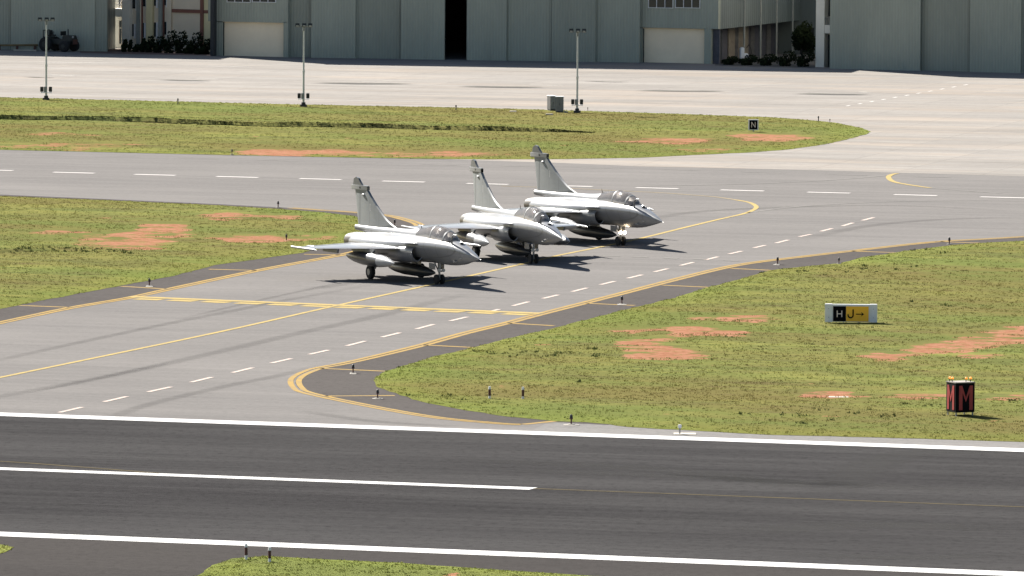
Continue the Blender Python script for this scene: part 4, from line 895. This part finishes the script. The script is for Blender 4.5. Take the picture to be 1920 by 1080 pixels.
for i, (x, y, lab) in enumerate(((86.5, 189.5, 'grey floodlight mast at the far left beside the apron, in front of the tractor'), (569, 202, 'grey floodlight mast in front of the central hangar doors, middle of three'), (1082, 213.5, 'grey floodlight mast beside the grey equipment cabinets'))):
    o = pm if i == 0 else copy_tree(pm); g = G(x, y); o.location = (g.x, g.y, .03); o.scale = (1, 1, .995); tag(o, lab, 'floodlight mast', 'floodlight masts along the apron edge')
# cabinets
def cabinet(px, py, w_, d_, h_, rz, lab):
    g = G(px, py); t = empty('equipment_cabinet', (g.x, g.y, .03), rz); tag(t, lab, 'cabinet', 'equipment cabinets on the far grass')
    mb = MB(); mb.box(0, 0, h_ / 2 + .12, w_, d_, h_); mb.build('body', M['cabinet'] if rz < 0 else M['cabinetdark'], t, bevel=.015)
    MB().box(0, 0, .05, w_ * .9, d_ * .9, .14).build('plinth', M['darkconc'], t)
    MB().box(0, 0, h_ + .15, w_ + .06, d_ + .06, .05).build('cover', M['whitemetal'], t, bevel=.01)
    mb = MB(); mb.box(-w_ * .235, -d_ / 2 - .012, h_ / 2 + .12, w_ * .44, .02, h_ * .9); mb.box(w_ * .235, -d_ / 2 - .012, h_ / 2 + .12, w_ * .44, .02, h_ * .9); dd = mb.build('door', M['cabinet'], t)
    MB().box(w_ * .06, -d_ / 2 - .04, h_ / 2 + .15, .02, .04, .14).build('handle', M['black'], dd)
cabinet(1049, 212.5, .58, .5, 1.05, R(-4), 'grey equipment cabinet with pale top, right one of the pair left of the mast')
cabinet(1034, 209, .42, .9, .98, R(16), 'darker grey equipment cabinet, left and behind of the pair near the mast')
def slab(px, py, w_, d_, h_, mat, lab, cat='slab', name='concrete_slab'):
    g = G(px, py); o = MB().box(0, 0, h_ / 2, w_, d_, h_).build(name, mat, bevel=.02); o.location = (g.x, g.y, .06); tag(o, lab, cat); return o
slab(1030, 219, .55, .5, .16, M['concrete'], 'small pale concrete pit cover below the grey cabinets')
slab(962, 212, .5, .5, .10, M['paleconcrete'], 'small flat pale concrete pit cover left of the cabinets')
slab(1061, 213, .3, .3, .10, M['paleconcrete'], 'small pale block tucked behind the right cabinet')
slab(1573, 749.5, 1.0, .55, .08, M['paleconcrete'], 'flat white concrete cover lying in the grass left of the red M sign')
slab(92, 218, 1.0, 1.6, .07, M['darkconc'], 'flat dark manhole cover in the far grass below the left mast', name='manhole_cover', cat='manhole cover')
# ------------------------------------------------------------------ signs
def text_mesh(s, size, mat, parent, M_, name='letter', ext=.012, sx=1.0, bold=.0):
    cu = bpy.data.curves.new('t', 'FONT'); cu.body = s; cu.size = size; cu.extrude = ext; cu.align_x = 'CENTER'; cu.align_y = 'CENTER'; cu.offset = bold
    o = bpy.data.objects.new('t', cu); C.objects.link(o); bpy.context.view_layer.update()
    me = bpy.data.meshes.new_from_object(o); bpy.data.objects.remove(o); bpy.data.curves.remove(cu)
    xs = [v.co.x for v in me.vertices]; ys = [v.co.y for v in me.vertices]; cx = (min(xs) + max(xs)) / 2; cy = (min(ys) + max(ys)) / 2
    k = size / (max(ys) - min(ys))
    for v in me.vertices: v.co = M_ @ Vector(((v.co.x - cx) * k * sx, (v.co.y - cy) * k, v.co.z))
    me.materials.clear(); me.materials.append(mat); r = bpy.data.objects.new(name, me); C.objects.link(r); r.parent = parent; return r
XF = lambda x, y, z: Matrix.Translation((x, y, z)) @ Matrix.Rotation(R(90), 4, 'X')   # text upright facing -Y
g = G(1595.5, 611); t = empty('taxiway_sign', (g.x, g.y, .06), R(-3)); tag(t, 'white framed taxiway sign with H on black and J with arrow on yellow', 'sign')
k = FPX / (g - CAM).dot(fwd); W = 98 / k; Hh = 33 / k; zb = 5.5 / k; X = lambda px: (px - 1595.5) / k
mb = MB(); mb.box(0, 0, zb + Hh / 2, X(1630) - X(1561) + .02, .26, Hh); bd = mb.build('housing', M['whitemetal'], t, bevel=.015)
for a, b in ((1546.5, 1561), (1630, 1644.5)):
    o = MB().box((X(a) + X(b)) / 2, 0, zb + Hh / 2, X(b) - X(a), .32, Hh + .03).build('end_panel', M['whitemetal'], t, bevel=.02)
    for zz in (.25, .75):
        MB().tube(((X(a) + X(b)) / 2, -.16, zb + Hh * zz), ((X(a) + X(b)) / 2, -.175, zb + Hh * zz), .02, n=8).build('bolt', M['greymetal'], o)
o = MB().box((X(1562) + X(1586)) / 2, -.135, zb + Hh * .46, X(1586) - X(1562), .02, Hh * .86).build('location_panel', M['signblack'], t)
text_mesh('H', Hh * .37, M['signwhite'], o, XF((X(1562) + X(1586)) / 2, -.148, zb + Hh * .46), sx=1.0)
o = MB().box((X(1586.3) + X(1628.5)) / 2, -.135, zb + Hh * .46, X(1628.5) - X(1586.3), .02, Hh * .86).build('direction_panel', M['signyellow'], t)
mb = MB(); jx = X(1599.5); jz = zb + Hh * .43; jw = .07; rr_ = .13; mb.box(jx, -.148, jz + .11, jw, .02, .30)
ang = [R(-200 + 20 * q) for q in range(11)]; ring_ = []
for an in ang: ring_.append([Vector((jx - rr_ + rr_ * math.cos(an) + math.cos(an) * e, y_, jz - .04 + rr_ * math.sin(an) + math.sin(an) * e)) for e, y_ in ((-jw / 2, -.138), (jw / 2, -.138), (jw / 2, -.158), (-jw / 2, -.158))])
mb.rings(ring_); mb.build('letter', M['signblack'], o)
mb = MB(); zz = zb + Hh * .45; x0, x1 = X(1605), X(1620); mb.box((x0 + x1 - .1) / 2, -.148, zz, x1 - x0 - .1, .02, .045); mb.add([(x1 - .16, -.158, zz - .12), (x1, -.158, zz), (x1 - .16, -.158, zz + .12), (x1 - .10, -.158, zz)], [(0, 1, 3), (1, 2, 3)]); mb.build('arrow', M['signblack'], o, fix=False)
mb = MB()
for x in (-1.15, -.4, .4, 1.15): mb.box(x, 0, zb / 2, .06, .06, zb)
mb.build('leg', M['greymetal'], t); MB().box(-.05, .25, .01, 2.7, .5, .07).build('plinth', M['paleconcrete'], t)
# N sign
g = G(1412.5, 251); t = empty('taxiway_sign', (g.x, g.y, .06), 0); tag(t, 'small white framed black sign with letter N on a single post in the far grass', 'sign')
k = FPX / (g - CAM).dot(fwd); mb = MB(); mb.box(0, 0, 15.5 / k, 19 / k, .14, 20 / k); o = mb.build('frame', M['whitemetal'], t, bevel=.012)
o = MB().box(0, -.075, 15.5 / k, 15 / k, .02, 17.2 / k).build('panel', M['signblack'], t); text_mesh('N', 10.5 / k, M['signwhite'], o, XF(0, -.09, 15.7 / k), sx=.8)
MB().box(0, 0, 3 / k, .09, .09, 6 / k).build('post', M['greymetal'], t)
# M sign
g = G(1791.5, 786); t = empty('taxiway_sign', (g.x, g.y, .06), R(24)); tag(t, 'black box sign with large red M on two faces and amber lamps on top', 'sign')
S_ = .98; z0, z1 = .24, 1.58; mb = MB(); mb.box(S_ / 2, S_ / 2, (z0 + z1) / 2, S_, S_, z1 - z0); bx = mb.build('box', M['signblack'], t, bevel=.015)
MB().box(S_ / 2, S_ / 2, z1 + .025, S_ + .04, S_ + .04, .05).build('lid', M['concrete'], t, bevel=.01)
def mletter(Mx):
    mb = MB(); h = .56; w_ = .35; s = .175
    P_ = [(-w_, -h), (-w_ + s, -h), (-w_ + s, h * .45), (0, -h * .35), (w_ - s, h * .45), (w_ - s, -h), (w_, -h), (w_, h), (w_ - s * .9, h), (0, h * .0), (-w_ + s * .9, h), (-w_, h)]
    pts = [Vector((a, b, 0)) for a, b in P_]; tri = geometry.tessellate_polygon([pts]); n = len(pts)
    vs = [Mx @ Vector((p.x, p.y, .012)) for p in pts] + [Mx @ Vector((p.x, p.y, .0)) for p in pts]
    mb.add(vs, [tuple(t_) for t_ in tri] + [(i, (i + 1) % n, n + (i + 1) % n, n + i) for i in range(n)]); return mb.build('letter', M['signred'], bx)
mletter(XF(S_ / 2 + .03, -.004, (z0 + z1) / 2)); mletter(Matrix.Rotation(R(-90), 4, 'Z') @ XF(-S_ / 2, -.004, (z0 + z1) / 2))
for x, y in ((.06, .06), (S_ - .08, .06), (.06, S_ - .08), (S_ - .08, S_ - .08)): MB().box(x, y, z0 / 2, .05, .05, z0).build('leg', M['greymetal'], t)
mb = MB(); mb.box(S_ / 2, .04, .02, S_ * .95, .22, .05); mb.box(.04, S_ / 2 + .1, .02, .25, S_ * .8, .045); mb.build('tray', M['paleconcrete'], t)
for x, y in ((.04, .72), (.04, .45), (.62, .2), (.85, .2)):
    mb = MB(); mb.tube((x, y, z1 + .05), (x, y, z1 + .17), .02, n=6); p_ = mb.build('lamp_stem', M['black'], t)
    mb = MB(); ellipsoid(mb, (x, y - .03, z1 + .22), .06, .06, .055); mb.build('lamp', M['amber'], p_, smooth=80)
# ------------------------------------------------------------------ taxiway lights and posts
def edge_light():
    t = empty('taxiway_light'); MB().tube((0, 0, 0), (0, 0, .03), .16, .14, 14).build('base_plate', M['concrete'], t, smooth=40)
    mb = MB(); mb.tube((0, 0, .03), (0, 0, .22), .035, .03, 8); mb.tube((0, 0, .20), (0, 0, .24), .075, n=10); mb.build('stem', M['redband'], t, smooth=40)
    mb = MB(); mb.tube((0, 0, .24), (0, 0, .34), .07, .055, 10); ellipsoid(mb, (0, 0, .34), .055, .055, .04); mb.build('lamp', M['black'], t, smooth=50); return t
EL_ = [(280, 536.5, 'dark taxiway light on the left shoulder beside the holding line', 1), (662, 700, 'dark taxiway light on the curved shoulder tip inside the yellow bend', 1), (708, 747.5, 'dark taxiway light at the grass tip just below the yellow bend', 1), (1071, 796.5, 'dark taxiway light with a pale spread base beside the runway margin', 1.1),
       (1166, 570.5, 'dark taxiway light on a pale pad on the right shoulder, half way up', 1), (1458, 496, 'dark taxiway light on the upper right shoulder above the grass', 1), (1780, 458.5, 'dark taxiway light at the far right of the upper shoulder', 1), (521.5, 390.5, 'dark taxiway light on the top edge of the left grass', .95),
       (740, 424.5, 'dark taxiway light behind the nearest jet, inside the yellow curve', .95), (537, 453, 'small dark light in the red soil left of the nearest wing tip', .9), (435, 291, 'small dark light on the lower edge of the far grass island', .85), (1573, 496, 'short light with a pale cap at the grass edge on the right', .8), (1556, 230.5, 'small dark light near the rounded end of the far grass island', .6),
       (1102, 208, 'tiny dark light right of the mast beside the cabinets', .55)]
pl = edge_light()
for i, (x, y, lab, s) in enumerate(EL_):
    o = pl if i == 0 else copy_tree(pl); g = G(x, y); o.location = (g.x, g.y, .012 if x not in (521.5, 537, 435, 1573, 1556, 1102) else .05); o.scale = (s, s, s * 1.12); tag(o, lab, 'taxiway light', 'taxiway edge lights')
for px, py, w_, d_ in ((280, 537.5, .55, 1.1), (662, 701.5, .45, .9), (708, 748, .7, .7), (1071, 797.5, 1.0, 1.2), (1166, 571.5, .7, 1.1), (1456, 497, .5, .8)):
    g = G(px, py); o = MB().box(0, 0, 0, w_ * .7, d_ * .6, .012).build('light_pad', M['concrete']); o.location = (g.x, g.y, .016); tag(o, 'thin pale concrete pad under the taxiway light ' + {280: 'beside the holding line', 662: 'inside the yellow bend', 708: 'at the grass tip', 1071: 'beside the runway margin', 1166: 'half way up the right shoulder', 1456: 'on the upper right shoulder'}[px], 'pad', 'pads under the taxiway lights')
def marker_post(k):
    t = empty('marker_post'); MB().tube((0, 0, 0), (0, 0, .16 * k), .055, n=10).build('white_foot', M['whitemetal'], t, smooth=40)
    MB().tube((0, 0, .16 * k), (0, 0, .47 * k), .06, n=10).build('dark_band', M['redband'], t, smooth=40)
    MB().tube((0, 0, .47 * k), (0, 0, .60 * k), .062, .05, n=10).build('white_cap', M['whitemetal'], t, smooth=40); return t
pp_ = marker_post(1.0)
for i, (x, y, lab) in enumerate(((918, 750.5, 'dark post with white cap and foot, left of the pair in the right grass tip'), (980.5, 751.5, 'dark post with white cap and foot, right of the pair in the right grass tip'), (461.5, 1051, 'dark red and white post at the bottom, left of the pair below the runway'), (505.5, 1057, 'dark red and white post at the bottom, right of the pair below the runway'))):
    o = pp_ if i == 0 else copy_tree(pp_); g = G(x, y); o.location = (g.x, g.y, .05); tag(o, lab, 'marker post', 'striped marker posts')
def stub(px, py, h_px, lab):
    g = G(px, py); k = FPX / (g - CAM).dot(fwd); h = h_px / k; t = empty('grass_marker', (g.x, g.y, .04)); tag(t, lab, 'marker', 'thin dark markers on the far grass edge')
    MB().tube((0, 0, 0), (0, 0, h * .75), .035, n=8).build('post', M['darkconc'], t); MB().tube((0, 0, h * .7), (0, 0, h), .06, .05, 8).build('head', M['black'], t)
stub(333.5, 198.5, 13, 'thin dark marker post on the far grass edge between the left and middle masts'); stub(855, 208, 10, 'thin dark marker post on the far grass edge left of the cabinets'); stub(1534.5, 229, 10, 'thin dark marker post near the rounded right end of the far grass')
g = G(1274.5, 814.5); t = empty('runway_light', (g.x, g.y, .012)); tag(t, 'runway edge light with a pale square head on a thin post by the white line', 'runway light')
MB().tube((0, 0, 0), (0, 0, .28), .03, .04, 8).build('post', M['greymetal'], t, smooth=40); MB().box(0, 0, .35, .16, .16, .15).build('head', M['whitemetal'], t, bevel=.02)
g = G(1284, 814); o = MB().box(0, 0, 0, 1.0, .9, .012).build('light_pad', M['paleconcrete']); o.location = (g.x, g.y, .022); tag(o, 'flat pale concrete pad at the foot of the runway light', 'pad')
# ------------------------------------------------------------------ tractor and things by the hangars
g = G(112, 96.5); t = empty('tractor', (g.x, g.y, .02), R(-32)); tag(t, 'dark open top tractor with big tyres parked by the left hangar', 'tractor')
mb = MB(); mb.box(-.1, 0, .80, 2.9, .8, .45); mb.box(-.95, 0, 1.05, .9, 1.0, .3); bd = mb.build('body', M['tracgrey'], t, bevel=.05)
mb = MB(); mb.box(1.0, 0, 1.1, 1.1, .72, .5); hd = mb.build('bonnet', M['tracgrey'], t, bevel=.08); MB().box(1.565, 0, .82, .04, .66, .42).build('grille', M['rust'], hd)
for s in (-1, 1): mb = MB(); mb.tube((1.5, s * .32, 1.22), (1.6, s * .32, 1.22), .09, n=12); mb.build('headlight', M['lens'], hd, smooth=40)
for x, r in ((-.95, .58), (.95, .46)):
    for s in (-1, 1):
        mb = MB(); wheel(mb, (x, s * .72, r), r, .36); w_ = mb.build('wheel', M['tyre'], t, smooth=40); mb = MB(); wheel(mb, (x, s * .76, r), r * .45, .34); mb.build('rim', M['tracgrey'], w_, smooth=40)
for x, y in ((-.9, -.3), (-.9, .32)):
    mb = MB(); mb.box(x, y, 1.3, .42, .42, .1); mb.box(x - .2, y, 1.5, .08, .4, .42); mb.build('seat', M['black'], t, bevel=.03)
mb = MB(); mb.tube((-.35, -.3, 1.2), (-.5, -.3, 1.55), .03, n=6); mb.rings([[Vector((-.5 + .02 * d_, -.3 + .18 * math.cos(a) * q, 1.56 + .1 * math.sin(a) * q)) for a in np.linspace(0, 6.283, 13)[:-1]] for d_, q in ((-1, 1), (1, 1), (1, .8), (-1, .8))], cap0=False, cap1=False); mb.build('steering_wheel', M['black'], t)
mb = MB(); mb.tube((.7, .2, 1.3), (.7, .2, 1.85), .05, n=8); mb.build('exhaust', M['black'], t)
mb = MB(); mb.tube((-1.35, -.45, 1.1), (-1.35, -.45, 1.75), .04, n=6); mb.tube((-1.35, .45, 1.1), (-1.35, .45, 1.75), .04, n=6); mb.tube((-1.35, -.45, 1.72), (-1.35, .45, 1.72), .04, n=6); mb.build('roll_bar', M['tracgrey'], t)
mb = MB(); mb.box(.35, 0, 1.5, .06, .8, .35); mb.build('dashboard', M['black'], t, bevel=.02)
a = G(-40, 93.5); b = G(71, 94.6); d = (b - a); t = empty('barrier', tuple(a)); tag(t, 'long low tan beam barrier left of the tractor', 'barrier')
un = Vector((d.x, d.y, 0)); mb = MB(); mb.tube((0, 0, .36), un + Vector((0, 0, .46)), .09, n=6); mb.build('beam', M['barrier'], t)
mb = MB()
for q in (.05, .35, .65, .95): p_ = un * q; MB().box(p_.x, p_.y, .2, .2, .3, .4).build('foot', M['rust'], t)
o = MB().box(0, 0, .06, 2.0, .25, .12).build('kerb_block', M['paleconcrete'], bevel=.02); g = G(47, 95.8); o.location = (g.x, g.y, 0.005); o.rotation_euler.z = RW; tag(o, 'low pale kerb block on the ground in front of the tan beam', 'kerb')
g = G(1394, 118); t = empty('service_cart', (g.x, g.y, .01), R(15)); tag(t, 'small white and grey service cart with dark hose under the first drain pipe', 'service cart')
mb = MB(); mb.box(-.15, 0, .8, .35, .4, .95); mb.box(.15, 0, .55, .45, .42, .45); mb.build('body', M['whitemetal'], t, bevel=.06)
mb = MB(); pts = [Vector((.25, 0, 1.2 + .0)), Vector((.45, 0, 1.5)), Vector((.6, 0, 1.2)), Vector((.72, 0, .7)), Vector((.68, 0, .3))]
for a_, b_ in zip(pts[:-1], pts[1:]): mb.tube(a_, b_, .035, n=6)
mb.build('hose', M['black'], t)
for x in (-.25, .3):
    for s in (-1, 1): mb = MB(); wheel(mb, (x, s * .2, .16), .16, .08, 12); mb.build('wheel', M['tyre'], t)
sc.cycles.max_bounces = 6; sc.cycles.transparent_max_bounces = 12
